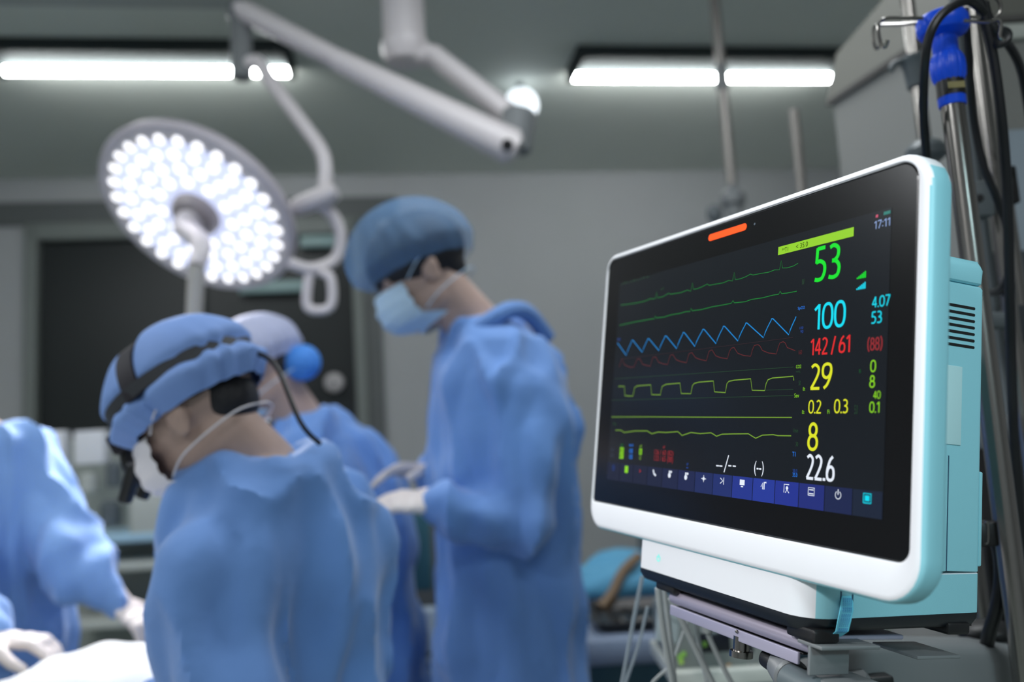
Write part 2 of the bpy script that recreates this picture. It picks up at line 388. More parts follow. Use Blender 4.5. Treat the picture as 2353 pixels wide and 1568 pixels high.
for p in bzo.data.polygons:                   # white frame and top; cyan side light and underside shade painted as colour
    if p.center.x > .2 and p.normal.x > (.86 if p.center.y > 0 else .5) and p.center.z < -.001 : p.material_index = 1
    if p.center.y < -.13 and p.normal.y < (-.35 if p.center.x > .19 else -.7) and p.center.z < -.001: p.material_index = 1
# glass
gl = MB(); GR = (.0165, .0105, .0038, .0105)
gl.rings([rrect(GX0 + .0003, GX1 - .0003, GY0 + .0003, GY1 - .0003, .01, -.0035, 9, GR), rrect(GX0 + .0003, GX1 - .0003, GY0 + .0003, GY1 - .0003, .01, -.0018, 9, GR), rrect(GX0 + .0018, GX1 - .0018, GY0 + .0018, GY1 - .0018, .01, -.0010, 9, (.015, .009, .003, .009))])
glo = gl.build('screen_glass', M_GLASS, mon, local=True, smooth=False)
ZD = -.0007
disp = MB().rect(-.2045, -.1150, .2045, .1150, ZD - .0001).build('display', mat('display_dark', (8, 9, 11), .22, emit=(24, 30, 38), power=.55, spec=.45), mon, local=True)
# alarm lamp and sensor
p = rrect(-.0285, .0315, .1325, .1392, .0033, 0, 6)
MB().rings([[V((q.x, q.y, -.0011)) for q in p], [V((q.x, q.y, -.0006)) for q in p]]).build('alarm_lamp', mat('alarm_orange', (230, 70, 10), .3, emit=(240, 78, 16), power=.72), glo, local=True)
MB().disc(.0432, .1355, .0012, -.0008).build('light_sensor', mat('sensor', (90, 100, 110), .2), glo, local=True)

def text(s, x0, y0, x1, y1, m, name, parent=disp, off=.0, z=ZD + .0002, rootlocal=True, bold=0.0):
    cu = bpy.data.curves.new('t', 'FONT'); cu.body = s; cu.size = 1; cu.offset = bold; cu.resolution_u = 3
    o = bpy.data.objects.new('t', cu); COL.objects.link(o)
    dg = bpy.context.evaluated_depsgraph_get(); me = bpy.data.meshes.new_from_object(o.evaluated_get(dg))
    bpy.data.objects.remove(o, do_unlink=True); bpy.data.curves.remove(cu)
    xs = [v.co.x for v in me.vertices]; ys = [v.co.y for v in me.vertices]
    ax, bx, ay, by = min(xs), max(xs), min(ys), max(ys)
    for v in me.vertices:
        v.co = (x0 + (v.co.x - ax) / (bx - ax) * (x1 - x0), y0 + (v.co.y - ay) / max(by - ay, 1e-6) * (y1 - y0), z)
    me.name = name; me.materials.clear(); me.materials.append(m)
    o = bpy.data.objects.new(name, me); COL.objects.link(o); o.parent = parent
    return o
def smooth_line(pts, n=6):
    pts = [V(p) for p in pts]; q = []
    for i in range(len(pts) - 1):
        p0 = pts[max(0, i - 1)]; p1 = pts[i]; p2 = pts[i + 1]; p3 = pts[min(len(pts) - 1, i + 2)]
        for k in range(n):
            t = k / n; q.append(.5 * ((2 * p1) + (p2 - p0) * t + (2 * p0 - 5 * p1 + 4 * p2 - p3) * t * t + (3 * p1 - p0 - 3 * p2 + p3) * t ** 3))
    return q + [pts[-1]]
def oval(cx_, cy_, rx, ry, e=.82):
    q = []
    for i in range(41):
        a_ = 2 * PI * i / 40; c_, s_ = math.cos(a_), math.sin(a_); q.append(V((cx_ + rx * math.copysign(abs(c_) ** e, c_), cy_ + ry * math.copysign(abs(s_) ** e, s_))))
    return q
SIX = smooth_line([(.80, 1), (.42, .84), (.12, .52), (.03, .27), (.14, .06), (.50, 0), (.86, .07), (.97, .28), (.86, .49), (.52, .57), (.20, .48), (.05, .30)])
GLYPH = {'0': (1, [oval(.5, .5, .5, .5)]), '1': (.62, [[V((.0, .80)), V((.78, 1))], [V((.78, 1.03)), V((.78, -.04))]]),
 '2': (.95, [smooth_line([(.02, .90), (.42, 1), (.84, .86), (.82, .62), (.48, .32), (.02, .01)]), [V((-.04, 0)), V((1.02, 0))]]),
 '3': (.92, [smooth_line([(.06, .95), (.42, 1), (.82, .88), (.82, .66), (.56, .54), (.28, .52)]), smooth_line([(.28, .52), (.66, .49), (.94, .32), (.84, .08), (.44, 0), (.0, .04)])]),
 '4': (1, [[V((.70, 1.02)), V((.0, .28))], [V((-.05, .27)), V((1.05, .27))], [V((.72, 1.03)), V((.72, -.04))]]),
 '5': (.92, [[V((.92, 1)), V((.18, 1))], [V((.20, 1.03)), V((.13, .54))], smooth_line([(.10, .56), (.46, .59), (.86, .48), (.93, .26), (.72, .05), (.36, 0), (.0, .03)])]),
 '6': (1, [SIX]), '7': (.95, [[V((-.03, 1)), V((1.03, 1))], [V((.97, 1)), V((.30, -.04))]]),
 '8': (1, [oval(.5, .765, .39, .235, .95), oval(.5, .27, .48, .27, .95)]), '9': (1, [[V((1 - p.x, 1 - p.y)) for p in SIX]]),
 '/': (.72, [[V((.1, -.10)), V((.95, 1.05))]]), '(': (.45, [smooth_line([(.9, 1.12), (.25, .82), (.1, .5), (.25, .18), (.9, -.12)])]), ')': (.45, [smooth_line([(.1, 1.12), (.75, .82), (.9, .5), (.75, .18), (.1, -.12)])]),
 '.': (.12, [[V((.5, -.05)), V((.5, .07))]]), ':': (.12, [[V((.5, .12)), V((.5, .24))], [V((.5, .66)), V((.5, .78))]]), ' ': (.12, [])}
def digits(s_, x0, y0, x1, y1, m, name, wt=.112):
    """condensed rounded numerals drawn as strokes"""
    gap = .30; tot = sum(GLYPH[c][0] for c in s_) + gap * (len(s_) - 1)
    h_ = y1 - y0; st_ = h_ * wt; k = (x1 - x0 - st_) / tot; x = x0 + st_ / 2; b = MB()
    for c in s_:
        w_, ls = GLYPH[c]
        for l in ls:
            q = [(x + p.x * w_ * k, y0 + st_ / 2 + p.y * (h_ - st_)) for p in l]; b.ribbon(q, st_ * (1.25 if c in '.:' else 1), ZD + .0002)
        x += (w_ + gap) * k
    return b.build(name, m, disp, local=True, smooth=None)
G_GREEN = glow('green', (0, 226, 40)); G_CYAN = glow('cyan', (0, 222, 245)); G_RED = glow('red', (226, 38, 40)); G_DRED = glow('dull_red', (150, 40, 46))
G_YEL = glow('yellow', (222, 228, 36)); G_LIME = glow('lime', (140, 216, 30)); G_WHT = glow('white', (232, 240, 252)); G_BLUE = glow('blue', (40, 130, 245)); G_DIM = glow('dim', (34, 70, 42))
G_TIME = glow('time', (150, 176, 226)); G_INK = mat('screen_ink', (6, 8, 3), .6, spec=.1)
G_DGREEN = glow('dark_green', (10, 100, 40)); G_TRED = glow('trace_red', (96, 32, 36)); G_TG = glow('trace_green', (14, 126, 46)); G_TB = glow('trace_blue', (16, 136, 214)); G_TY = glow('trace_lime', (118, 160, 48)); G_DBLUE = glow('dim_blue', (34, 70, 150))
digits('53', .1240, .0688, .1551, .0984, G_GREEN, 'heart_rate_readout')
digits('100', .1262, .0288, .1620, .0506, G_CYAN, 'oxygen_readout')
digits('142 / 61', .1235, .0082, .1684, .0224, G_RED, 'pressure_readout')
digits('(88)', .1850, .0080, .2000, .0180, G_DRED, 'mean_pressure_readout')
digits('29', .1250, -.0200, .1500, .0017, G_YEL, 'carbon_dioxide_readout')
digits('0.2', .1242, -.0390, .1392, -.0280, G_YEL, 'agent_readout')
digits('0.3', .1530, -.0388, .1679, -.0277, G_YEL, 'agent_readout')
digits('8', .1244, -.0690, .1370, -.0460, G_YEL, 'breath_rate_readout')
digits('22.6', .1243, -.0918, .1564, -.0713, G_WHT, 'temperature_readout')
digits('4.07', .1884, .0405, .2060, .0490, G_CYAN, 'perfusion_readout')
digits('53', .1880, .0283, .1987, .0377, G_CYAN, 'pulse_readout')
digits('0', .1887, -.0082, .1943, .0010, G_LIME, 'small_readout')
digits('8', .1883, -.0199, .1939, -.0104, G_LIME, 'small_readout')
digits('40', .1925, -.0281, .1995, -.0222, G_LIME, 'small_readout')
digits('0.1', .1891, -.0384, .1993, -.0301, G_LIME, 'small_readout')
digits('17:11', .1880, .1010, .2040, .1075, G_TIME, 'clock_readout')
mb = MB().ribbon([(.0165, -.0930), (.0222, -.0772)], .0012, ZD + .0002)
for a_ in (.0040, .0090, .0225, .0290): mb.rect(a_, -.0882 + (.001 if a_ > .02 else 0), a_ + .0045, -.0870 + (.001 if a_ > .02 else 0), ZD + .0002)
mb.build('cuff_readout', G_WHT, disp, local=True, smooth=None)
text('(--)', .0594, -.0932, .0722, -.0803, G_WHT, 'cuff_mean_readout', bold=.004)
MB().rect(.0783, .1000, .1673, .1074, ZD + .0002).build('alert_bar', glow('alert', (150, 214, 36), .95), disp, local=True, smooth=None)
text('**T1', .0835, .1015, .0915, .1055, G_INK, 'alert_text', z=ZD + .0004)
text('< 35.0', .1015, .1012, .1160, .1056, G_INK, 'alert_text', z=ZD + .0004)
for s, q, m_ in (('SpO2', (1832, 714, 1848, 703), G_BLUE), ('CO2', (1828, 847, 1840, 838), G_LIME), ('Sev', (1824, 914, 1835, 904), G_LIME), ('T1', (1819, 1049, 1827, 1039), G_BLUE),
                 ('Et', (1844, 898, 1849, 890), G_LIME), ('Et', (1842, 951, 1847, 943), G_LIME), ('Fi', (1973, 858, 1977, 849), G_DGREEN), ('Fi', (1900, 951, 1905, 942), G_LIME),
                 ('II', (1842, 654, 1847, 641), G_DIM), ('Pleth', (1418, 784, 1425, 776), G_DBLUE), ('Resp', (1408, 980, 1416, 970), G_DIM), ('mmHg', (1828, 858, 1838, 851), G_DIM),
                 ('100', (1836, 757, 1845, 750), G_DBLUE), ('90', (1838, 766, 1845, 758), G_DBLUE), ('38.0', (1820, 1087, 1831, 1079), G_DBLUE), ('35.0', (1820, 1096, 1831, 1088), G_BLUE),
                 ('160', (1834, 815, 1842, 804), G_TRED), ('50', (1834, 886, 1839, 875), G_DIM), ('1/min', (1821, 994, 1833, 985), G_DIM), ('30', (1827, 1026, 1833, 1016), G_DIM),
                 ('Adult', (1426, 655, 1492, 640), G_DIM), ('x1', (1517, 668, 1524, 659), G_DIM), ('5.0', (1962, 952, 1970, 931), G_DIM)):
    a_, b_ = scr(q[0], q[1]), scr(q[2], q[3]); text(s, a_[0], a_[1], b_[0], max(b_[1], a_[1] + .002), m_, 'small_label')
for yy, m_ in ((.0655, G_GREEN), (.0570, G_CYAN)):
    mb = MB()
    for k in range(6): mb.rect(.1722 + k * .0016, yy - .0006, .1722 + k * .0016 + .0012, yy + .0006 + k * .0008, ZD + .0002)
    mb.build('signal_bars', m_, disp, local=True, smooth=None)
MB().rect(.1972, .1103, .2037, .1128, ZD + .0002).build('battery_icon', glow('batt', (50, 140, 130), .8), disp, local=True, smooth=None)
MB().rect(.1895, .1100, .1918, .1122, ZD + .0002).build('alarm_off_icon', glow('alr', (214, 90, 120), .9), disp, local=True, smooth=None)
def wave(pts, oy, m_, wd, name):
    MB().ribbon([scr(1340 + x / 2.8, oy + y / 2.8) for x, y in pts], wd, ZD + .0002).build(name, m_, disp, local=True, smooth=None)
wave([(240,1012),(330,1000),(400,985),(430,970),(450,973),(462,968),(470,925),(476,965),(510,958),(548,935),(560,942),(630,930),(668,915),(690,922),(701,868),(708,910),(735,905),(770,890),(795,876),(808,884),(860,875),(900,868),(933,853),(958,856),(970,800),(976,848),(1010,842),(1045,828),(1074,812),(1090,818),(1150,806),(1190,800),(1228,785),(1260,785),(1272,725),(1280,773),(1310,772),(1350,760),(1380,742)], 340, G_TG, .0006, 'heart_trace')
wave([(232,1142),(330,1120),(400,1108),(440,1100),(455,1100),(460,1082),(470,1094),(520,1088),(560,1075),(620,1065),(660,1053),(685,1053),(692,1033),(700,1048),(760,1040),(830,1022),(900,1010),(950,1000),(961,983),(970,997),(1040,990),(1080,975),(1150,965),(1220,947),(1255,942),(1264,922),(1274,938),(1310,934),(1372,922)], 340, G_TG, .0007, 'heart_trace')
def rise(a_, b_): return [(a_[0] + (b_[0] - a_[0]) * t_, a_[1] + (b_[1] - a_[1]) * (t_ ** .8)) for t_ in (.2, .45, .7, .88)]
PL = [(218,1255),(275,1335),(314,1238),(330,1255),(378,1315),(416,1228),(485,1305),(527,1210),(599,1292),(643,1188),(716,1278),(770,1167),(852,1260),(902,1147),(993,1243),(1047,1126),(1157,1222),(1213,1098),(1320,1203),(1368,1087)]
q = []
for i, p in enumerate(PL):
    if i and p[1] < PL[i - 1][1]: q += rise(PL[i - 1], p); q += [(p[0] - 4, p[1] + 2)]
    q += [p] + ([(p[0] + 8, p[1] + 4)] if i and p[1] < PL[i - 1][1] and i < len(PL) - 1 else [])
wave(q, 340, G_TB, .0010, 'oxygen_trace')
AB = [(228,1410),(250,1355),(262,1395),(300,1412),(325,1410),(345,1360),(362,1358),(380,1392),(400,1399),(430,1405),(445,1350),(465,1345),(482,1378),(505,1388),(540,1395),(558,1335),(575,1330),(595,1362),(620,1374),(662,1383),(678,1325),(697,1317),(720,1350),(750,1362),(790,1370),(808,1308),(827,1300),(850,1338),(880,1350),(925,1357),(938,1310),(950,1290),(968,1284),(992,1322),(1030,1336),(1075,1341),(1086,1300),(1098,1272),(1122,1266),(1135,1275),(1150,1303),(1190,1320),(1240,1326),(1250,1290),(1262,1256),(1284,1247),(1298,1256),(1310,1285),(1362,1305)]
wave(AB, 340, G_TRED, .0007, 'pressure_trace')
wave([(225,303),(262,303),(266,362),(290,365),(318,365),(328,312),(345,300),(432,293),(438,356),(494,358),(505,304),(530,290),(620,282),(628,349),(690,350),(700,298),(712,284),(740,276),(835,268),(842,338),(912,343),(922,285),(935,270),(970,263),(1075,254),(1084,328),(1165,330),(1174,285),(1186,260),(1215,249),(1348,238),(1352,265)], 780, G_TY, .0009, 'breath_gas_trace')
wave([(180,500),(420,499),(700,501),(1000,502),(1340,503)], 780, G_TY, .0008, 'agent_trace')
wave([(205,585),(240,585),(262,600),(330,590),(410,590),(425,600),(440,608),(480,597),(530,600),(605,594),(620,606),(633,619),(655,612),(690,600),(750,607),(820,602),(840,614),(855,624),(890,611),(960,609),(1060,608),(1085,624),(1107,637),(1150,617),(1220,614),(1250,620),(1335,621)], 780, G_TY, .0009, 'flow_trace')
for p_ in (((200,255),(1350,178)), ((180,392),(1350,362)), ((1085,330),(1350,322))): wave(p_, 780, G_DIM, .0004, 'guide_line')
wave(((240,1300+60),(1350,1220)), 340, glow('guide_red', (50, 28, 34)), .0004, 'guide_line')
# lower left trend block
def tb(s, x0, y0, x1, y1, m_, box=None):
    a_, b_ = scr(1340 + x0 / 2.8, 780 + y1 / 2.8), scr(1340 + x1 / 2.8, 780 + y0 / 2.8)
    if box: MB().rect(a_[0] - .001, a_[1] - .0006, b_[0] + .001, b_[1] + .0006, ZD + .0002).build('trend_box', box, disp, local=True, smooth=None)
    text(s, a_[0], a_[1], b_[0], b_[1], m_, 'trend_value', z=ZD + .0004)
tb('HR', 238, 672, 258, 690, G_DGREEN); tb('60', 236, 700, 256, 728, G_INK, G_LIME); tb('47', 234, 738, 254, 764, G_INK, G_LIME)
tb('SpO2', 294, 675, 322, 692, G_BLUE); tb('100', 294, 705, 318, 732, G_BLUE); tb('100', 293, 743, 316, 770, G_BLUE)
tb('awRR', 360, 678, 378, 698, G_TY); tb('8', 360, 708, 373, 738, G_INK, G_LIME); tb('10', 358, 748, 372, 776, G_TY)
tb('ART', 510, 686, 527, 704, G_DRED); tb('126 / 60 (82)', 455, 718, 580, 750, G_DRED); tb('133 / 65 (88)', 453, 756, 578, 792, G_DRED)
tb('09:10', 178, 700, 205, 722, glow('trend_grey', (52, 56, 70))); tb('08:20', 175, 735, 203, 756, glow('trend_grey', (52, 56, 70)))
tb('NBP', 662, 796, 676, 812, G_DBLUE); tb('--', 662, 824, 674, 830, G_DBLUE)
# soft keys
KC = [(28,32,52),(28,32,54),(28,32,54),(28,34,60),(29,36,68),(30,38,78),(32,44,94),(33,48,110),(36,54,142),(38,58,154),(36,52,146),(34,46,122),(28,38,78),(26,36,56)]
kw = .409 / 14
for i in range(14):
    a_ = -.2045 + kw * i; kb = MB().rect(a_ + .0004, -.1147, a_ + kw - .0004, -.0952, ZD + .0001).build('soft_key', glow('key%d' % i, KC[i], .95), disp, local=True, smooth=None)
    cxk = a_ + kw * .5; cyk = -.1010; z_ = ZD + .0003; ic = MB(); r_ = .0032
    if i == 0: ic.ringflat(cxk, cyk, r_ - .0006, r_, z_); ic.ribbon([(cxk - .002, cyk), (cxk + .002, cyk)], .0006, z_)
    elif i == 1: ic.rect(cxk - .0035, cyk - .0038, cxk + .0035, cyk + .0038, z_)
    elif i == 2: ic.disc(cxk, cyk, .0024, z_, 3)
    elif i == 3: ic.ribbon([(cxk - .0028, cyk + .003), (cxk - .001, cyk - .001), (cxk + .003, cyk - .0028)], .0022, z_)
    elif i in (4, 5): ic.disc(cxk - .0008, cyk - .0008, .0025, z_); ic.disc(cxk + .0022, cyk + .0028, .0013, z_); ic.rect(cxk - .002, cyk + .001, cxk + .0004, cyk + .004, z_)
    elif i == 6: ic.disc(cxk, cyk, .0017, z_); ic.ribbon([(cxk - .0038, cyk), (cxk + .0038, cyk)], .0007, z_); ic.ribbon([(cxk, cyk - .0032), (cxk, cyk + .0032)], .0007, z_)
    elif i == 7: ic.ribbon([(cxk - .003, cyk + .0025), (cxk + .001, cyk), (cxk - .003, cyk - .0025)], .0009, z_); ic.rect(cxk + .0018, cyk - .0032, cxk + .0026, cyk + .0032, z_)
    elif i == 8: ic.rect(cxk - .0034, cyk - .0016, cxk + .0034, cyk + .0032, z_); ic.rect(cxk - .0016, cyk - .0034, cxk + .0016, cyk - .0024, z_)
    elif i == 9: ic.ribbon([(cxk - .0034, cyk - .001), (cxk - .0012, cyk + .0026), (cxk - .0012, cyk - .0030)], .0008, z_); ic.ribbon([(cxk + .0008, cyk - .003), (cxk + .0008, cyk + .003), (cxk + .0036, cyk + .003)], .0014, z_)
    elif i == 10: ic.disc(cxk + .0006, cyk + .0005, .0015, z_); ic.ribbon([(cxk - .003, cyk - .0034), (cxk - .003, cyk + .0034), (cxk + .003, cyk + .0034)], .0007, z_); ic.ribbon([(cxk - .0012, cyk - .0034), (cxk + .0006, cyk - .0008), (cxk + .0032, cyk - .0034)], .0008, z_)
    elif i == 11:
        ic.ribbon([(cxk - .0034, cyk - .003), (cxk - .0034, cyk + .003), (cxk + .0034, cyk + .003), (cxk + .0034, cyk - .003), (cxk - .0034, cyk - .003)], .0007, z_)
        for dy in (-.0016, 0.0014): ic.ribbon([(cxk - .0026, cyk + dy), (cxk + .0026, cyk + dy)], .0008, z_)
    elif i == 12: ic.ringflat(cxk, cyk - .0002, r_ - .0006, r_, z_, 120, 420); ic.ribbon([(cxk, cyk), (cxk, cyk + .0042)], .0008, z_)
    else:
        ic.ribbon([(cxk - .0036, cyk - .0034), (cxk - .0036, cyk + .0034), (cxk + .0036, cyk + .0034), (cxk + .0036, cyk - .0034), (cxk - .0036, cyk - .0034)], .0008, z_); ic.rect(cxk - .0022, cyk - .002, cxk + .0022, cyk + .002, z_)
    ic.build('key_icon', G_LIME if i == 1 else (G_DRED if i == 2 else (G_DBLUE if i == 0 else (G_CYAN if i == 13 else G_WHT))), disp, local=True, smooth=None)
# rear housing: chassis box sheared a little, as it leans back
def sh(p): return V((p.x, p.y - .032 * (p.z + .19) if p.y < -.1 else p.y, p.z))
HX0, HX1 = -.128, .130; ZB = -.190
def side_ring(y, ins, zf=-.02): # horizontal section of the housing
    r = .005
    pts = []
    for (cx_, cz, sx, sz, a0) in ((HX1, zf, -1, -1, 0), (HX0, zf, 1, -1, 90), (HX0, ZB, 1, 1, 180), (HX1, ZB, -1, 1, 270)):
        rr = max(.001, r - ins)
        for k in range(6):
            t_ = math.radians(a0 + 90 * k / 5); pts.append(V((cx_ + sx * r + rr * math.cos(t_), y, cz + sz * r + rr * math.sin(t_))))
    return pts
hb = MB(); hb.rings([side_ring(-.1606, .0008), side_ring(-.160, 0), side_ring(.0885, 0), side_ring(.0905, .0012), side_ring(.0915, .003)])
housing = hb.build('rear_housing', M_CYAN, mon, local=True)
hl = MB(); hl.rings([side_ring(.0925, .003), side_ring(.094, .001), side_ring(.106, .0), side_ring(.1105, .002), side_ring(.1135, .0065), side_ring(.1145, .011)])
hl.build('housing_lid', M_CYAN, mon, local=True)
M_SLOT = mat('vent_dark', (10, 14, 16), .6)
for k in range(7):                            # ventilation slots
    y_ = .0700 - k * .00585
    sl_ = MB(); x_ = HX1 + .0002
    pr = []
    for a_ in range(0, 181, 30): pr.append(V((x_, y_ + .0013 * math.cos(math.radians(a_)), -.1768 - .0013 * math.sin(math.radians(a_)))))
    for a_ in range(180, 361, 30): pr.append(V((x_, y_ + .0013 * math.cos(math.radians(a_)), -.120 - .0013 * math.sin(math.radians(a_)))))
    sl_.rings([[q + V((-.003, 0, 0)) for q in pr], pr]); sl_.build('vent_slot', M_SLOT, housing, local=True, smooth=None)
MB().box((HX1 + .0004, -.0183, -.147), (.0012, .069, .032), bev=.0005).build('side_sticker', mat('sticker_pale', (190, 228, 232), .5), housing, local=True)
MB().box((HX1 + .0003, -.1115, -.1490), (.0012, .098, .0009)).build('door_seam', mat('seam', (60, 96, 120), .6), housing, local=True)
MB().box((HX1 + .001, -.1115, -.138), (.0024, .098, .018), bev=.0008).build('battery_door', M_CYAN, housing, local=True)
MB().box((.1265, -.115, ZB - .0002), (.006, .082, .004), bev=.0015).build('rear_ridge', M_CYAN, housing, local=True)
# foot module under the screen
def foot_ring(y, ins, ex=0):
    pts = []
    for (cx_, cz, sx, sz, a0, r) in ((HX1 + ex, -.003 + ex, -1, -1, 0, .026), (HX0 - ex, -.003 + ex, 1, -1, 90, .008), (HX0 - ex, ZB - ex, 1, 1, 180, .005), (HX1 + ex, ZB - ex, -1, 1, 270, .005)):
        rr = max(.001, r - ins)
        for k in range(9):
            t_ = math.radians(a0 + 90 * k / 8); x_ = cx_ + sx * r + rr * math.cos(t_); z_ = cz + sz * r + rr * math.sin(t_)
            pts.append(V((x_, y + .034 * -(z_ + .19) * 1.0 + .0, z_)))
    return pts
ft = MB(); ft.rings([foot_ring(-.1945, .0), foot_ring(-.1925, 0), foot_ring(-.1618, 0), foot_ring(-.1612, .0008)])
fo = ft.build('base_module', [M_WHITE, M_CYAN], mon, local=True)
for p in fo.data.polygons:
    if p.normal.x > .84: p.material_index = 1  # cyan side light painted on the right-facing faces
bt = MB(); bt.rings([foot_ring(-.2065, .010), foot_ring(-.2050, .004), foot_ring(-.199, 0), foot_ring(-.1947, -.0002)])
base = bt.build('black_base', M_BLACKP, mon, local=True)
for (x_, z_, y_) in ((-.085, -.022, -.2135), (.115, -.022, -.2135), (.112, -.168, -.2085), (-.1, -.168, -.2085)): MB().box((x_, y_, z_), (.034, .011, .026), bev=.003).build('rubber_foot', M_DARK, base, local=True)
pw = MB(); pw.ringflat(-.0883, -.1865, .0024, .0031, -.0024, 125, 415, 20); pw.ribbon([(-.0883, -.1858), (-.0883, -.1822)], .0008, -.0024)
pw.build('power_symbol', mat('power_glow', (40, 200, 190), .4, emit=(20, 214, 190), power=.9), fo, local=True, smooth=None)
for z_ in (-.0355, -.0475): MB().box((HX1 + .0001, -.184, z_), (.0012, .020, .0011)).build('side_seam', mat('seam', (60, 96, 120), .6), fo, local=True)

# =================================================================== things on the monitor
def wloc(x, y, z): return MW @ V((x, y, z))
st = MB(); rs = []
sp = [(HX1 + .0012, -.1815, -.040), (HX1 + .003, -.186, -.039), (HX1 + .0045, -.192, -.0375), (HX1 + .0045, -.2, -.0355), (HX1 + .004, -.2085, -.034), (HX1 - .002, -.214, -.0325)]
for i, (x_, y_, z_) in enumerate(sp):
    wd = (.0045, .0062, .0068, .0068, .0064, .0058)[i]
    rs.append([wloc(x_, y_, z_ - wd), wloc(x_, y_, z_ + wd), wloc(x_ + .0006, y_, z_ + wd), wloc(x_ + .0006, y_, z_ - wd)])
so = st.rings(rs).build('seal_sticker', mat('seal_cyan', (120, 222, 248), .45), smooth=False)
tag(so, 'bright cyan seal sticker with rows of tiny lettering on the monitor foot', 'sticker')
def seal_text(k):
    me0 = text('QUALITY SEAL QUALITY SEAL', 0, 0, .030, .0016, mat('seal_ink', (20, 90, 190), .6), 'seal_lettering', parent=None)
    me = me0.data
    for v in me.vertices:
        s_ = v.co.x / .030; dz = v.co.y - .0008
        f_ = s_ * 4 + .3; i_ = min(int(f_), 4); t_ = f_ - i_
        p0, p1 = V(sp[i_]), V(sp[i_ + 1]); c_ = p0.lerp(p1, t_)
        v.co = INV[so.name] @ wloc(c_.x + .0011, c_.y, c_.z + dz + (k - 2) * .0020)
    me0.parent = so
for k in range(5): seal_text(k)

# =================================================================== mount under the monitor
def px(p, q, d): return at(p, q, d)
t = thing('monitor_mount', 'aluminium and grey bracket with swing arm carrying the monitor', 'mount', at(1850, 1500, .86))
def lb(c, s, m_, name, bev=.0015, rot=None):   # box in the monitor's axes
    r3 = MW.to_3x3(); r3 = r3 @ rot if rot is not None else r3
    return MB().box(wloc(*c), s, r3, bev).build(name, m_, t)
mc = []
lb((.015, -.2185, -.075), (.200, .004, .09), M_ALU, 'top_plate')
lb((.008, -.2370, -.020), (.190, .010, .003), M_ALU, 'front_flange', .001)
lb((.012, -.2330, -.042), (.186, .002, .040), M_DARK, 'channel')
MB().cyl(wloc(-.085, -.2235, -.022), wloc(.118, -.2235, -.022), .0070, seg=20, bev=.001).build('front_rail', mat('polished_rail', (190, 182, 200), .3, metal=.45), t)
MB().lathe(wloc(.022, -.238, -.025), MW.to_3x3() @ V((0, -1, 0)), [(0, .0075), (.012, .0075), (.0125, .0105), (.018, .0105), (.0185, .008)], 24).build('thumb_screw', M_STEEL, t)
MB().ball(wloc(.024, -.2335, -.0175), .0016).build('rivet', M_STEEL, t)
lb((.125, -.232, -.030), (.003, .024, .04), M_ARM, 'side_bracket', .001)
lb((.125, -.2205, -.040), (.028, .003, .06), M_ARM, 'clamp_plate', .001)
lb((.118, -.249, -.045), (.05, .004, .05), M_ARM, 'hinge_plate', .001)
lb((.10, -.2330, -.150), (.05, .003, .05), M_ARM, 'slide_plate', .001)
MB().cyl(wloc(.090, -.256, -.02), wloc(.128, -.259, -.02), .0125, .0125, 28, .002).build('tilt_barrel', mat('barrel_grey', (92, 102, 106), .45), t)
MB().cyl(wloc(.062, -.252, -.035), wloc(.090, -.256, -.025), .0125, .0150, 28, .002).build('pivot_collar', M_ARM, t)
MB().cyl(wloc(.050, -.250, -.032), wloc(.066, -.252, -.03), .009, seg=20).build('cable_bush', M_DARK, t)
# swing arm running off to the right
arm = MB(); ax0 = at(1925, 1560, .90); rs = []
for (p_, q_, d_, hh, ww) in ((1880, 1558, .90, .030, .035), (1935, 1560, .92, .038, .050), (2050, 1565, .95, .045, .065), (2250, 1572, .98, .048, .070), (2600, 1590, 1.04, .050, .070)):
    c_ = at(p_, q_, d_); cc = []
    for k in range(20):
        a_ = 2 * PI * k / 20; ca, sa = math.cos(a_), math.sin(a_)
        cc.append(c_ + V((.1, 1, 0)).normalized() * ww * .5 * math.copysign(abs(ca) ** .45, ca) + V((0, 0, 1)) * hh * math.copysign(abs(sa) ** .45, sa))
    rs.append(cc)
arm.rings(rs).build('swing_arm', M_ARM, t)
MB().cyl(at(1905, 1540, .90), at(1905, 1760, .90), .040, .040, 32, .004).build('arm_pivot', M_ARM, t)
MB().box(at(1992, 1566, .90), (.05, .02, .012), bev=.003).build('grip_pad', M_DARK, t)

# =================================================================== poles and cables on the right
def pole(name, label, p, q, d, r, top=None, m_=M_STEEL):
    c_ = at(p, q, d); z1 = top if top else ZC
    t_ = thing(name, label, 'pole', (c_.x, c_.y, 0))
    MB().cyl((c_.x, c_.y, .06), (c_.x, c_.y, z1), r, seg=24).build('steel_tube', m_, t_)
    MB().lathe((c_.x, c_.y, 0), (0, 0, 1), [(0, .05), (.02, .05), (.04, .03), (.07, .02)], 24).build('base', M_GREYP, t_)
    return t_, c_
def collar(t_, c_, z, prof, m_, name, seg=28, **k): MB().lathe((c_.x, c_.y, z), (0, 0, 1), prof, seg, **k).build(name, m_, t_)
bt_, bc = pole('infusion_stand', 'steel infusion stand with a bright blue hook head behind the monitor', 2188, 235, 1.0, .0130, top=at(2172, 100, 1.0).z)
def zz(q, d=1.0, p=2170): return at(p, q, d).z
z0 = zz(246)
MB().lathe((bc.x, bc.y, z0), (0, 0, 1), [(0, .0145), (.002, .0150), (zz(190) - z0, .0152), (zz(186) - z0, .0150)], 28).build('lower_collar', M_BLUEP, bt_)
MB().lathe((bc.x, bc.y, zz(225)), (0, 0, 1), [(0, .0154), (.0195, .0154)], 28).build('collar_label', mat('black_gold_label', (22, 22, 22), .4), bt_)
MB().box((bc.x - .001, bc.y - .0153, zz(206)), (.019, .0010, .0075)).build('gold_print', mat('gold_print', (150, 140, 92), .4, noise_amt=.2, scale=400), bt_)
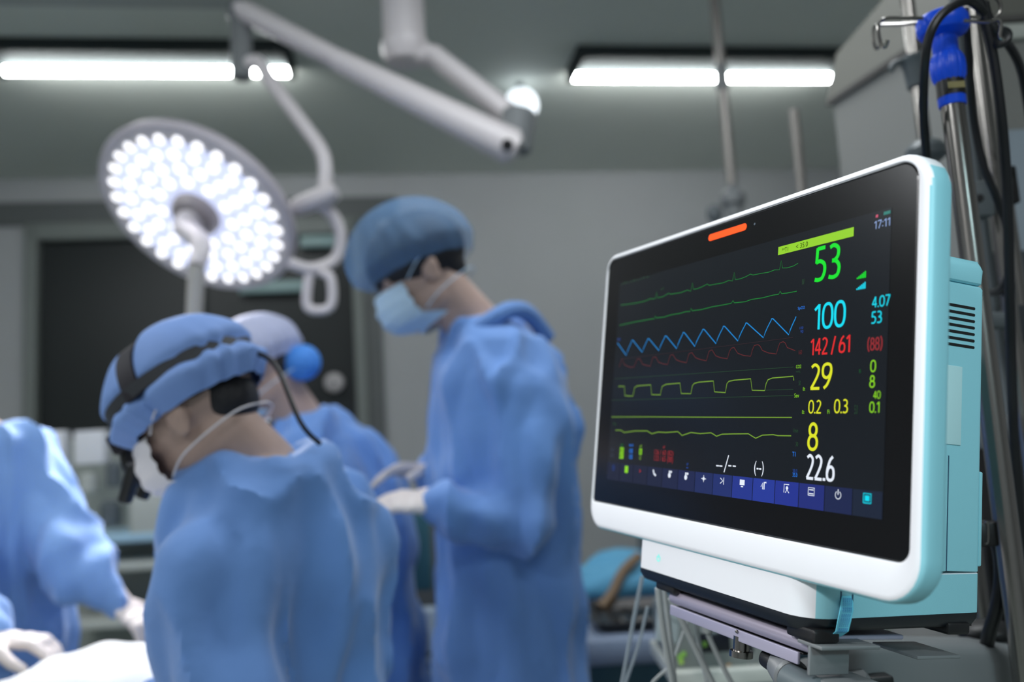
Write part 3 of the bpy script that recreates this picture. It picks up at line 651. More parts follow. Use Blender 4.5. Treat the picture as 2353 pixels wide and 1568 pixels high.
MB().lathe((bc.x, bc.y, zz(188)), (0, 0, 1), [(0, .0150), (.006, .0180), (.016, .0188), (.026, .0185), (.034, .0150), (.035, .0130)], 72, flute=.035, nf=16).build('grip_knob', M_BLUEP, bt_)
MB().lathe((bc.x, bc.y, zz(122)), (0, 0, 1), [(0, .0130), (.002, .0140), (.03, .0140), (.045, .0138)], 28).build('neck', M_BLUEP, bt_)
hub = MB(); hz = zz(45)
hub.lathe((bc.x, bc.y, hz - .012), (0, 0, 1), [(-.004, .0135), (0, .026), (.004, .0285), (.016, .0285), (.021, .026), (.027, .014), (.028, .003)], 36)
hub.build('hook_hub', M_BLUEP, bt_)
hy = bc.y
def hook(p): MB().tube([at(a_, b_, d_) for a_, b_, d_ in p], .0021, 10).build('hook', M_STEEL, bt_)
hook([(2120, 42, 1.0), (2080, 42, 1.0), (2040, 42, 1.0), (2022, 50, 1.0), (2018, 70, 1.0), (2024, 100, 1.0), (2034, 108, .995), (2040, 92, .99)])
hook([(2150, 46, 1.02), (2080, 56, 1.08), (2020, 58, 1.13), (2008, 66, 1.14), (2008, 96, 1.14), (2014, 112, 1.14), (2022, 104, 1.13)])
hook([(2210, 38, 1.0), (2250, 40, 1.0), (2278, 44, 1.0), (2296, 30, 1.0), (2298, 8, 1.0), (2286, -8, 1.0)])
hook([(2216, 48, .98), (2270, 50, .96), (2296, 46, .95), (2300, 60, .95), (2298, 84, .95), (2308, 92, .95)])
t2, c2 = pole('drip_pole', 'thin steel pole with grey clamp collars just left of the blue hook head', 2092, 60, 1.40, .0105)
collar(t2, c2, at(2105, 208, 1.4).z, [(0, .016), (.03, .019), (.042, .022), (.045, .024), (.05, .023), (.052, .012)], M_GREYP, 'clamp_collar')
MB().tube([c2 + V((-.02, 0, at(2105, 150, 1.4).z - c2.z + .005)), c2 + V((-.035, 0, at(2105, 150, 1.4).z - c2.z)), c2 + V((-.04, 0, at(2105, 165, 1.4).z - c2.z))], .005, 10).build('clamp_lever', M_GREYP, t2)
collar(t2, c2, at(2130, 385, 1.4).z, [(0, .02), (.008, .030), (.02, .031), (.03, .025), (.036, .014)], M_GREYP, 'ball_clamp')
t3, c3 = pole('monitor_column', 'steel column right of the blue hook head with black cables beside it', 2243, 120, 1.25, .0100)
t4, c4 = pole('rear_column', 'dull steel pole partly hidden by the black cables at the right', 2268, 150, 1.28, .0115)
t5, c5 = pole('grey_post', 'slim grey post behind the upper right corner of the monitor', 2236, 330, 1.32, .0075, m_=M_GREYP)
# bracket block on the column
cb = at(2247, 462, 1.2)
k1 = thing('pole_clamp', 'grey clamp block with a screw on the poles right of the monitor', 'clamp', cb)
MB().box(cb, (.030, .03, .050), bev=.004).build('block', M_GREYP, k1)
MB().cyl(cb + V((-.006, -.014, 0)), cb + V((-.006, -.018, 0)), .005, seg=16).build('screw', M_DARK, k1)
cb2 = at(2312, 430, 1.25); k2 = MB().box(cb2, (.02, .03, .055), bev=.003).build('rail_block', M_DARK); tag(k2, 'small dark block beside the black cables, right of the clamp', 'clamp')
# horizontal bar and pads
r1 = thing('side_rail', 'short horizontal grey bar with an end block behind the monitor housing', 'rail', at(2300, 745, 1.2))
MB().cyl(at(2235, 738, 1.2), at(2312, 738, 1.2), .0125, seg=24, bev=.002).build('bar', M_GREYP, r1)
MB().box(at(2333, 745, 1.22), (.022, .03, .052), bev=.004).build('end_block', mat('dark_grey_block', (58, 62, 66), .5), r1)
r2 = MB().box(at(2278, 993, 1.15), (.042, .03, .044), bev=.008).build('grey_pad', M_ARM); tag(r2, 'rounded warm grey block beside the monitor housing at mid height', 'clamp')
# dark equipment rack posts at lower right
rk = thing('equipment_rack', 'dark rack of upright bars at the right edge behind the monitor', 'rack', (at(2330, 1000, 1.75).x, at(2330, 1000, 1.75).y, 0))
mid = at(2345, 1000, 1.46)
for k, (p_, r_, m_) in enumerate(((2258, .009, 'd'), (2280, .012, 'g'), (2304, .009, 'd'), (2326, .012, 'g'), (2346, .009, 'd'), (2370, .012, 'g'))):
    c_ = at(p_ + 12, 900, 1.40); MB().cyl((c_.x, c_.y, .05), (c_.x, c_.y, 1.47), r_, seg=18).build('upright', mat('rack_dark', (34, 36, 40), .4) if m_ == 'd' else mat('rack_grey', (78, 82, 88), .35, metal=.4), rk)
MB().box((mid.x + .10, mid.y + .02, .70), (.36, .02, 1.30), bev=.004).build('back_panel', mat('rack_back', (44, 44, 46), .6), rk)
MB().box((mid.x + .10, mid.y - .04, .03), (.40, .2, .05), bev=.006).build('foot', M_DARK, rk)
# cables
def cable(label, pts, r, name='cable', m_=M_CABLE, cat='cable', group=None):
    o = MB().tube([at(*p) for p in pts], r, 10, 4).build(name, m_); tag(o, label, cat, group); return o
cable('black cable arching over the blue hook head and dropping behind the monitor', [(2262, 30, .97), (2232, 4, .96), (2200, 8, .955), (2160, 38, .95), (2135, 85, .95), (2125, 150, .96), (2122, 260, 1.0), (2130, 380, 1.04), (2140, 600, 1.1)], .0050)
cable('black cable hanging just right of the blue hook head and looping past the clamp', [(2216, 20, 1.04), (2222, 70, 1.04), (2230, 190, 1.06), (2240, 290, 1.08), (2262, 385, 1.08), (2290, 455, 1.08), (2312, 520, 1.1), (2320, 600, 1.12), (2310, 650, 1.15), (2285, 672, 1.2), (2250, 668, 1.25)], .0048)
cable('thick black cable running straight down the right side of the poles', [(2246, -10, 1.0), (2262, 40, 1.0), (2282, 130, 1.0), (2300, 260, 1.0), (2312, 400, 1.01), (2318, 560, 1.02), (2322, 760, 1.03), (2330, 1000, 1.05), (2346, 1250, 1.06), (2355, 1700, 1.1)], .0058)
cable('black cable with a knot curving away to the right edge of the picture', [(2262, 6, 1.0), (2272, 42, 1.0), (2296, 82, 1.0), (2322, 110, 1.02), (2344, 155, 1.05), (2358, 220, 1.1), (2375, 330, 1.2)], .0052)
kn = at(2298, 86, .995); o = MB().ell(kn, ((.009, 0, .006), (-.006, .01, .006), (.002, 0, .012))).build('cable_tie', M_CABLE); tag(o, 'black knot around the cable near the top right corner', 'cable tie')
pl = thing('power_plug', 'black angled plug with its cord curving down behind the monitor housing', 'plug', at(2262, 1225, .96))
MB().box(at(2258, 1226, .955), (.022, .03, .026), bev=.003).build('plug_body', M_DARK, pl)
MB().tube([at(2264, 1200, .94), at(2270, 1205, .94), at(2270, 1245, .94), at(2262, 1250, .94)], .0012, 8).build('retainer_clip', M_STEEL, pl)
MB().tube([at(2262, 1225, .95), at(2280, 1232, .95), at(2296, 1265, .95), at(2300, 1330, .96), at(2290, 1400, .96), at(2270, 1470, .97), at(2255, 1600, 1.0)], .0075, 12).build('cord', M_CABLE, pl)
o = MB().ell(at(2268, 1452, 1.02), ((.034, 0, 0), (0, .03, 0), (0, 0, .014))).build('black_knob', M_DARK); tag(o, 'flat black knob under the rear corner of the monitor', 'knob')
cable('short black lead hanging below the mount barrel', [(1768, 1500, .93), (1775, 1530, .93), (1795, 1568, .94), (1802, 1640, .95)], .0050, 'lead')
# hoses below the mount, each to the floor
def hose(label, pts, r, m_=M_HOSE, cat='hose'):
    ps = [at(*p) for p in pts]; d_ = ps[-1] - ps[-2]; e = ps[-1] + d_.normalized() * .12; e.z = min(e.z, ps[-1].z - .1)
    ps += [e, V((e.x + .02, e.y + .02, .3)), V((e.x + .03, e.y + .03, .012))]
    o = MB().tube(ps, r, 10, 3).build('hose', m_); tag(o, label, cat, 'tubes hanging under the monitor')
hose('thick grey tube at the left under the monitor foot', [(1512, 1352, 1.0), (1524, 1450, 1.0), (1545, 1568, 1.0)], .0040)
hose('grey tube pressed against the thick one under the monitor foot', [(1526, 1352, 1.02), (1537, 1440, 1.02), (1550, 1568, 1.02)], .0032)
hose('grey tube slanting steeply right from the bracket end', [(1541, 1375, 1.0), (1578, 1450, 1.0), (1636, 1568, 1.0)], .0038)
hose('thin beige tube between two slanting grey tubes', [(1597, 1410, 1.02), (1607, 1480, 1.02), (1624, 1568, 1.02)], .0028)
hose('grey tube leaving the tapered connector under the bracket', [(1622, 1448, 1.02), (1650, 1510, 1.02), (1680, 1568, 1.02)], .0030)
hose('clear thin tube furthest left, slanting down to the left', [(1476, 1325, 1.05), (1455, 1430, 1.05), (1430, 1568, 1.05)], .0027, M_CLEAR)
hose('second clear thin tube, slanting down left of the grey tubes', [(1488, 1395, 1.08), (1468, 1480, 1.08), (1438, 1568, 1.08)], .0022, M_CLEAR)
hose('short thin tube crossing behind the grey tubes', [(1588, 1405, 1.06), (1565, 1470, 1.06), (1547, 1520, 1.06)], .0020)
o = MB().cyl(at(1622, 1405, 1.02), at(1626, 1455, 1.02), .009, .006, 18, .001).build('tube_connector', M_HOSE); tag(o, 'pale tapered tube connector below the mount flange', 'connector')

# =================================================================== cabinet at right
K = Matrix.Rotation(math.radians(0), 3, 'Z')
ka, kb_ = at(2190, 62, 1.62), at(1915, 238, 1.97); kx0 = ka.x - .02; kz = (ka.z + kb_.z) / 2
cab = thing('equipment_cabinet', 'tall warm grey cabinet rising behind the monitor and poles', 'cabinet', (kx0 + .4, 1.85, 0))
def kbox(x0, x1, y0, y1, z0_, z1_, m_, name, bev=.006): return MB().box(((x0 + x1) / 2, (y0 + y1) / 2, (z0_ + z1_) / 2), (x1 - x0, y1 - y0, z1_ - z0_), None, bev).build(name, m_, cab)
ky0, ky1 = ka.y, kb_.y; kxl = min(ka.x, kb_.x)
p = [(ka.x, ka.y), (kb_.x, kb_.y), (kb_.x + .9, kb_.y), (ka.x + .7, ka.y)]
MB().plate(p, .08, kz).build('carcass', M_CAB, cab)
p2 = [(kb_.x + .012, kb_.y - .02), (kb_.x + .014, kb_.y + .0), (kb_.x + .9, kb_.y), (ka.x + .7, ka.y + .02), (ka.x + .012, ka.y + .05)]
MB().plate([(ka.x - .01, ka.y - .012), (kb_.x - .012, kb_.y + .012), (kb_.x + .9, kb_.y + .012), (ka.x + .7, ka.y - .012)], kz, kz + .012).build('top_trim', mat('trim_dark', (92, 90, 88), .5), cab)
cz = [(ka.x - .01, ka.y - .012, kz + .012), (kb_.x - .012, kb_.y + .012, kz + .012), (kb_.x + .9, kb_.y + .012, kz + .012), (ka.x + .7, ka.y - .012, kz + .012)]
cz2 = [(ka.x + .03, ka.y + .03, kz + .22), (kb_.x + .02, kb_.y, kz + .12), (kb_.x + .9, kb_.y, kz + .12), (ka.x + .7, ka.y + .03, kz + .22)]
MB().rings([[V(q) for q in cz], [V(q) for q in cz2]]).build('sloping_top', mat('cornice_grey', (112, 112, 106), .5), cab)
MB().box(((ka.x + .35) , ka.y - .006, kz - .02), (.64, .01, .03), bev=.003).build('front_trim', M_EQUIP, cab)
MB().box(((ka.x + .36), ka.y - .003, .95), (.60, .008, 1.55), bev=.003).build('door', mat('blue_grey_door', (150, 164, 176), .5, noise_amt=.02), cab)
MB().box(((ka.x + .35), 1.8, .04), (.6, .3, .08)).build('plinth', M_DARK, cab)

# ceiling hung drip poles in the middle
def ceiling_pole(label, p, q, qb, d, r, name='ceiling_drip_pole', fit=False, top=None):
    c_ = at(p, q, d); zt = top if top else ZC
    t_ = thing(name, label, 'pole', (c_.x, c_.y, zt if not top else 0))
    zb = at(p, qb, d).z
    MB().cyl((c_.x, c_.y, zb), (c_.x, c_.y, zt), r, seg=18).build('rod', M_STEEL if top else mat('rod_grey', (140, 136, 132), .35, metal=.5), t_)
    return t_, c_
d_ = 3.2
t6, c6 = ceiling_pole('grey drip pole hung from the ceiling through the right tube light', 1668, 280, 480, d_, .019)
MB().lathe((c6.x, c6.y, ZC), (0, 0, -1), [(0, .055), (.015, .055), (.03, .03)], 24).build('ceiling_plate', mat('dark_plate', (62, 62, 60), .5), t6)
MB().lathe((c6.x, c6.y, at(1680, 482, d_).z), (0, 0, 1), [(-.25, .02), (0, .03), (.01, .045), (.045, .045), (.06, .03), (.08, .022)], 24).build('sleeve', M_ARM, t6)
MB().ell(at(1642, 492, d_), ((.028, 0, .012), (0, .02, 0), (-.01, 0, .035))).build('knob', M_GREYP, t6)
MB().lathe((c6.x, c6.y, at(1660, 205, d_).z), (0, 0, 1), [(0, .02), (.01, .024), (.09, .024), (.1, .02)], 20).build('joint_sleeve', M_ARM, t6)
c7 = at(1835, 360, 2.3)
t7 = thing('floor_drip_pole', 'grey pole ending below the right tube light, behind the monitor top edge', 'pole', (c7.x, c7.y, 0))
MB().cyl((c7.x, c7.y, .03), (c7.x, c7.y, at(1818, 248, 2.3).z), .0135, seg=16).build('rod', mat('rod_grey', (140, 136, 132), .35, metal=.5), t7)
MB().lathe((c7.x, c7.y, 0), (0, 0, 1), [(0, .2), (.02, .2), (.04, .03)], 24).build('base', M_GREYP, t7)

# =================================================================== PEOPLE
def hand_geo(mb, wrist, fwd, up, side=1, curl=.5, grow=0.0, scale=1.0):
    """palm, four unequal bent fingers and a thumb; up = back of the hand, side=+1 puts the thumb along fwd x up"""
    f = V(fwd).normalized(); u = V(up); u = (u - f * u.dot(f)).normalized(); s = f.cross(u) * side; g = grow; k = scale
    c = V(wrist)
    for a_, w_, h_ in ((.012, .027, .020), (.035, .035, .017), (.060, .040, .015), (.082, .040, .013)):
        mb.ell(c + f * a_ * k, (s * (w_ * k + g), u * (h_ * k + g), f * .024 * k), 16, 8)
    for j, (off, ln_, r_) in enumerate(((.030, .074, .0088), (.0105, .082, .0090), (-.010, .076, .0086), (-.0295, .060, .0078))):
        p = c + f * .086 * k + s * off * k; ang = .12 + j * .04; segs = (.45, .31, .24); pts = [c + f * .06 * k + s * off * .9 * k, p]; dirv = f
        spread = s * (off * 1.6)
        for q_ in segs:
            ang += curl * .75; dv = (f * math.cos(ang) - u * math.sin(ang) + spread * .6).normalized()
            pts.append(pts[-1] + dv * ln_ * q_ * k)
        mb.limb(pts, [(r_ + .001) * k + g, (r_ + .0008) * k + g, r_ * .95 * k + g, r_ * .88 * k + g, r_ * .75 * k + g], 12)
    tb_ = c + f * .022 * k + s * .026 * k
    pts = [tb_, tb_ + (f * .55 + s * .75 - u * .25).normalized() * .040 * k]
    pts.append(pts[-1] + (f * .8 + s * .3 - u * .45).normalized() * .032 * k); pts.append(pts[-1] + (f * .9 - s * .05 - u * .4).normalized() * .024 * k)
    mb.limb(pts, [.015 * k + g, .0115 * k + g, .010 * k + g, .0082 * k + g], 12)

def head_geo(mb, c, F, U, neck, k=1.0):
    F = V(F).normalized(); U = V(U); U = (U - F * U.dot(F)).normalized(); L = U.cross(F)
    E = lambda f_, l_, u_, rf, rl, ru: mb.ell(c + (F * f_ + L * l_ + U * u_) * k, (L * rl * k, F * rf * k, U * ru * k), 22, 14)
    E(-.012, 0, .030, .098, .077, .085); E(.020, 0, .005, .078, .068, .085); E(.030, 0, -.045, .062, .056, .062); E(.056, 0, -.082, .030, .030, .024)
    for s in (1, -1):
        E(.010, s * .040, -.045, .050, .022, .045); E(.062, s * .034, -.012, .024, .022, .020); E(.072, s * .030, .026, .020, .026, .010)
        E(-.008, s * .078, -.006, .020, .008, .033); E(-.016, s * .084, .004, .012, .006, .022)
    E(.098, 0, -.020, .020, .013, .026); E(.108, 0, -.034, .015, .017, .011); E(.088, 0, .002, .016, .011, .026)
    E(.086, 0, -.062, .012, .024, .008); E(.083, 0, -.073, .012, .020, .007)
    mb.limb([neck, c + (-F * .025 - U * .045) * k, c + (-F * .01 - U * .01) * k], [.064 * k, .058 * k, .055 * k])
    return F, L, U

def folds(seed, amp=.010, fz=2.0, fxy=11):
    def f(p, n):
        q = V((p.x * fxy + seed, p.y * fxy, p.z * fz)); a_ = noise.noise(q); b_ = noise.noise(V((p.x * 24 + seed, p.y * 24, p.z * 9)))
        c_ = noise.noise(V((p.x * 5 + p.z * 6, p.y * 5 + seed, p.z * 4 - p.x * 5)))
        return max(-.007, amp * ((1 - abs(a_) * 3.4) * .9 + c_ * 1.4 + b_ * .45))
    return f

def person(name, label, F, neck, spine, hips, shoulders, arms, head, hF, hU, gown_mat, seed=0, gscale=1.0, gz=.38, gloves=(1, 1), body=(.19, .12), hk=1.0, foldamp=.021):
    """spine: list of (centre, half width, half depth) from the collar down to the hips (world)"""
    F = V(F).normalized(); Sd = V((0, 0, 1)).cross(F).normalized()
    t = thing(name, label, 'person', (hips.x, hips.y, 0))
    def ringset(sp_, grow):
        rs = []
        for c_, w_, d_ in sp_:
            rr = []
            for i in range(32):
                a_ = 2 * PI * i / 32; ca, sa = math.cos(a_), math.sin(a_)
                rr.append(c_ + Sd * (w_ + grow) * math.copysign(abs(ca) ** .85, ca) + F * (d_ + grow) * math.copysign(abs(sa) ** .85, sa))
            rs.append(rr)
        return rs
    # body
    b = MB(); b.rings(ringset(spine, -.022)); head_geo(b, head, hF, hU, neck, hk)
    for s in (1, -1):
        hipj = hips + Sd * s * .09; foot = V((hips.x, hips.y, 0)) + Sd * s * .11 + F * .02
        knee = V((foot.x, foot.y, .50)) + F * .04; ank = V((foot.x, foot.y, .09)) - F * .03
        b.limb([hipj, knee, ank], [.085, .058, .042]); b.ell(foot + F * .06 + V((0, 0, .040)), (Sd * .045, F * .13, V((0, 0, .040))))
    for (sh_, el, wr_, hd, up, sd, cu) in arms:
        b.limb([sh_, sh_.lerp(el, .5), el, el.lerp(wr_, .3), wr_], [.052, .045, .040, .040, .027])
        hand_geo(b, wr_, hd, up, sd, cu, -.0012)
    bo = fuse(b, .0055, 3).build('body', M_SKIN, t); bo['label'] = 'skin showing between cap, mask and collar'
    # gown
    g_ = MB(); sp2 = list(spine); last = sp2[-1]
    low = (V((hips.x, hips.y, gz)), last[1] * 1.18, last[2] * 1.18); midp = (V((hips.x, hips.y, (last[0].z + gz) / 2)), last[1] * 1.08, last[2] * 1.08)
    g_.rings(ringset(sp2 + [midp, low], 0))
    for (sh_, el, wr_, hd, up, sd, cu) in arms:
        k = gscale; cuff = wr_.lerp(el, .06)
        g_.limb([sh_, sh_.lerp(el, .5), el, el.lerp(cuff, .35), el.lerp(cuff, .75), cuff], [.088 * k, .080 * k, .073 * k, .068 * k, .054 * k, .038 * k])
        g_.limb([spine[1][0].lerp(sh_, .35), sh_], [.085 * k, .085 * k])
    go = fuse(g_, .010, 5, folds(seed, foldamp)).build('gown', gown_mat, t)
    # shoes
    for s in (1, -1):
        foot = V((hips.x, hips.y, 0)) + Sd * s * .11 + F * .08
        MB().ell(foot + V((0, 0, .045)), (Sd * .052, F * .14, V((0, 0, .045)))).build('shoe', M_WHITE, t)
    for gg, (sh_, el, wr_, hd, up, sd, cu) in zip(gloves, arms):
        if not gg: continue
        h = MB(); hand_geo(h, wr_, hd, up, sd, cu, .0012); h.limb([wr_.lerp(el, .16), wr_, wr_ + V(hd).normalized() * .01], [.036, .030, .027])
        fuse(h, .0040, 2).build('glove', M_GLOVE, t)
    return t, Sd

def axes(F, U):
    F = V(F).normalized(); U = V(U); U = (U - F * U.dot(F)).normalized(); return F, U.cross(F), U

def dome(c, F, U, rf, rl, ru, cut, shift=(0, 0), pucker=.05, band=.86, seg=96, n=36, tilt=0.0, pinch=()):
    """soft bouffant cap: rounded crown gathered into a band"""
    F, L, U = axes(F, U); rs = []
    for i in range(n + 1):
        t_ = (PI * .02) + (PI * cut - PI * .02) * i / n; e = i / n
        rad = math.sin(t_); hgt = math.cos(t_)
        if e > .86: rad *= 1 - (e - .86) / .14 * (1 - band)
        ring = []
        for k in range(seg):
            a_ = 2 * PI * k / seg
            pk = 1 + pucker * max(0, e - .35) * math.sin(a_ * 17 + math.sin(a_ * 5) * 2) + .03 * noise.noise(V((math.cos(a_) * 2, math.sin(a_) * 2, e * 4)))
            v_ = F * (rf * rad * pk * math.cos(a_)) + L * rl * rad * pk * math.sin(a_) + U * (ru * hgt + tilt * math.cos(a_) * e)
            for ax_, pos, wd_, am in pinch:
                q_ = v_.dot(F if ax_ == 'F' else U); v_ = v_ * (1 - am * math.exp(-((q_ - pos) / wd_) ** 2))
            ring.append(c + v_)
        rs.append(ring)
    return MB().rings(rs, cap=False)

def mask_geo(c, F, U, k=1.0, puff=1.0):
    """folded cloth over nose, mouth and chin"""
    F, L, U = axes(F, U); rs_f, rs_b = [], []
    nu, nv = 22, 14
    grid = []
    for j in range(nv + 1):
        v_ = j / nv; row = []
        for i in range(nu + 1):
            u_ = -1 + 2 * i / nu; a_ = u_ * 1.25
            up = .002 - .108 * v_ + .014 * (1 - abs(u_)) * (1 - v_)
            fr = .034 + math.cos(a_) * (.082 + .020 * math.sin(PI * min(1, v_ * 1.15)) * puff) - .050 * max(0, v_ - .72) / .28
            la = math.sin(a_) * (.072 + .006 * math.sin(PI * v_))
            fr += .0025 * math.sin(v_ * 26)
            row.append(c + (F * fr + L * la + U * up) * k)
        grid.append(row)
    m_ = MB(); vs = [[m_.bm.verts.new(p) for p in r] for r in grid]; vb = [[m_.bm.verts.new(p - F * .002) for p in r] for r in grid]
    for j in range(nv):
        for i in range(nu):
            m_.bm.faces.new((vs[j][i], vs[j][i + 1], vs[j + 1][i + 1], vs[j + 1][i])); m_.bm.faces.new((vb[j][i], vb[j + 1][i], vb[j + 1][i + 1], vb[j][i + 1]))
    for j in range(nv): 
        m_.bm.faces.new((vs[j][0], vs[j + 1][0], vb[j + 1][0], vb[j][0])); m_.bm.faces.new((vs[j][nu], vb[j][nu], vb[j + 1][nu], vs[j + 1][nu]))
    return m_, F, L, U

def dress_head(t, c, hF, hU, capm, maskm, k=1.0, hair=True, cap=(.135, .112, .105), ccut=.60, cshift=(-.006, 0), cu=.045, ties=True, puff=1.0, eyes=True, tilt=0, pinch=(), hs=1.0):
    F, L, U = axes(hF, hU)
    if hair:
        h = MB(); h.ell(c + (-F * .016 + U * .046 * hs) * k, (L * .083 * k * hs, F * .100 * k * hs, U * .080 * k * hs), 28, 18); h.ell(c + (-F * .060 + U * .000) * k, (L * .060 * k, F * .045 * k, U * .055 * k), 24, 14)
        fuse(h, .006, 3).build('hair', M_HAIR, t)
    dome(c + (U * cu + F * cshift[0]) * k, F, U, cap[0] * k, cap[1] * k, cap[2] * k, ccut, tilt=tilt, pinch=pinch).build('surgical_cap', capm, t)
    m_, _, _, _ = mask_geo(c, hF, hU, k, puff); mo = m_.build('face_mask', maskm, t)
    if ties:
        for s in (1, -1):
            for u0, u1 in ((.0, .05), (-.075, -.045)):
                MB().tube([c + (F * .048 + L * s * .074 + U * u0) * k, c + (F * .0 + L * s * .091 + U * (u0 + u1) / 2) * k, c + (-F * .085 + L * s * .062 + U * u1) * k, c + (-F * .112 + U * u1) * k], .0015, 8).build('tie', maskm, mo)
    if eyes:
        for s in (1, -1):
            e = MB().ell(c + (F * .081 + L * s * .031 + U * .006) * k, (L * .013 * k, F * .008 * k, U * .006 * k)).build('eye', mat('eye_dark', (60, 50, 48), .3), t)
            MB().tube([c + (F * .092 + L * s * .015 + U * .026) * k, c + (F * .091 + L * s * .034 + U * .031) * k, c + (F * .075 + L * s * .052 + U * .024) * k], .0035, 8).build('eyebrow', M_HAIR, t)

M_CAPT = mat('sheer_blue_cap', (120, 168, 220), .7, alpha=.34, noise_amt=.05, scale=30)
M_CAPB = mat('blue_cap_cloth', (126, 160, 222), .75, noise_amt=.07, scale=18, bump=.2, bscale=30)
M_CAPP = mat('pale_patterned_cap', (190, 196, 226), .75, noise_amt=.14, scale=14, bump=.2, bscale=30, alpha=.8)

# --- standing man in profile, looking down
F = V((-1, -.10, 0)); Sd = V((0, 0, 1)).cross(F).normalized()
hd = at(972, 640, 2.0); nk = at(1110, 770, 2.02)
sp_ = [(at(1100, 735, 2.02), .085, .075), (at(1140, 790, 2.02), .165, .115), (at(1155, 880, 2.02), .205, .150), (at(1160, 1000, 2.02), .215, .165), (at(1165, 1130, 2.02), .205, .158), (at(1167, 1300, 2.02), .20, .155)]
hp_ = V((sp_[-1][0].x, sp_[-1][0].y, sp_[-1][0].z))
sh1, sh2 = at(1185, 905, 1.86), at(1140, 880, 2.22)
arms = [(sh1, at(1205, 1205, 1.80), at(1010, 1158, 1.78), at(880, 1150, 1.80) - at(1010, 1158, 1.78), (0, -.5, 1), 1, .25),
        (sh2, at(1190, 1160, 2.22), at(985, 1085, 2.10), at(870, 1075, 2.02) - at(985, 1085, 2.10), (0, .3, 1), -1, .3)]
tm, _ = person('person', 'person standing in profile with sheer blue cap, mask and blue gown, hands held forward', F, nk, sp_, hp_, None, arms, hd, V((-.84, -.22, -.50)), V((-.46, .0, .88)), M_GOWN, 3, .86, gz=.34, hk=1.03)
dress_head(tm, hd, V((-.84, -.22, -.50)), V((-.46, .0, .88)), M_CAPT, M_MASK, 1.03, cap=(.147, .130, .128), ccut=.62, cu=.062, cshift=(-.010, 0), tilt=.022, hs=1.2)
MB().tube([at(1090, 765, 1.93), at(1130, 735, 1.92), at(1175, 712, 1.94), at(1215, 722, 1.98), at(1258, 775, 2.03)], .020, 10).build('gown_tie', M_GOWN, tm)

# --- bending surgeon with head lamp, nearest
F = V((-.80, .60, 0)); Sd = V((0, 0, 1)).cross(F).normalized()
hd2 = at(458, 958, 1.35); nk2 = at(600, 1085, 1.36)
sp_ = [(at(612, 1058, 1.36), .082, .080), (at(620, 1130, 1.37), .140, .110), (at(632, 1215, 1.38), .175, .140), (at(640, 1330, 1.39), .175, .145), (at(640, 1480, 1.40), .168, .145), (at(640, 1620, 1.41), .168, .15)]
hp2 = sp_[-1][0].copy()
arms = [(at(515, 1285, 1.24), at(500, 1600, 1.18), at(375, 1650, 1.36), V((-.4, .9, .0)), (0, 0, 1), -1, .5),
        (at(770, 1200, 1.55), at(800, 1500, 1.56), at(560, 1580, 1.75), V((-.8, .6, 0)), (0, 0, 1), 1, .5)]
hF2, hU2 = V((-.86, .18, -.50)), V((-.50, .05, .86))
tw, _ = person('person', 'person bent forward in blue gown and patterned blue cap, wearing a head lamp', F, nk2, sp_, hp2, None, arms, hd2, hF2, hU2, M_GOWN, 11, .92, gz=.40, hk=.96, foldamp=.024)
dress_head(tw, hd2, hF2, hU2, M_CAPB, M_MASKW, .96, cap=(.142, .118, .122), ccut=.60, cu=.044, tilt=-.0, pinch=(('U', .018, .012, .10), ('F', .02, .016, .14)))
# head lamp worn by the surgeon
Fh, Lh, Uh = [v_ * .96 for v_ in axes(hF2, hU2)]
hl_ = thing('head_lamp', 'black head lamp with strap over the blue cap and lens arm hanging before the face', 'head lamp', hd2)
rs = []
for i in range(48):
    a_ = 2 * PI * i / 48; d_ = Fh * math.cos(a_) * .1265 + Lh * math.sin(a_) * .106 - Fh * .003; c_ = hd2 + d_ + Uh * .062; nn = d_.normalized()
    rs.append([c_ + Uh * .010, c_ + nn * .005 + Uh * .010, c_ + nn * .005 - Uh * .010, c_ - Uh * .010])
MB().rings(rs, cap=False, close=True).build('headband', mat('headband_grey', (52, 54, 60), .6), hl_)
rs = []
for i in range(25):
    a_ = PI * i / 24; d_ = Lh * math.cos(a_) * .104 + Uh * math.sin(a_) * .104; c_ = hd2 + d_ + Uh * .050 + Fh * .020; nn = d_.normalized()
    rs.append([c_ + Fh * .015, c_ + nn * .005 + Fh * .015, c_ + nn * .005 - Fh * .015, c_ - Fh * .015])
MB().rings(rs).build('crown_strap', mat('strap_black', (22, 18, 30), .7), hl_)
MB().box(hd2 + Fh * .136 + Uh * .040, (.030, .045, .035), Matrix((Fh, Lh, Uh)).transposed(), .005).build('lamp_housing', mat('strap_black', (22, 18, 30), .7), hl_)
MB().tube([hd2 + Fh * .140 + Uh * .03, hd2 + Fh * .150 - Uh * .005, hd2 + Fh * .142 - Uh * .035], .010, 12).build('lens_arm', M_DARK, hl_)
for s in (1, -1): MB().cyl(hd2 + Fh * .118 + Lh * s * .030 - Uh * .012, hd2 + Fh * .172 + Lh * s * .022 - Uh * .050, .013, .011, 18, .002).build('lens_tube', M_DARK, hl_)
MB().tube([hd2 - Fh * .125 + Uh * .045, hd2 - Fh * .155 + Uh * .0, at(690, 970, 1.28), at(735, 1020, 1.30)], .004, 8).build('lamp_cable', M_CABLE, hl_)

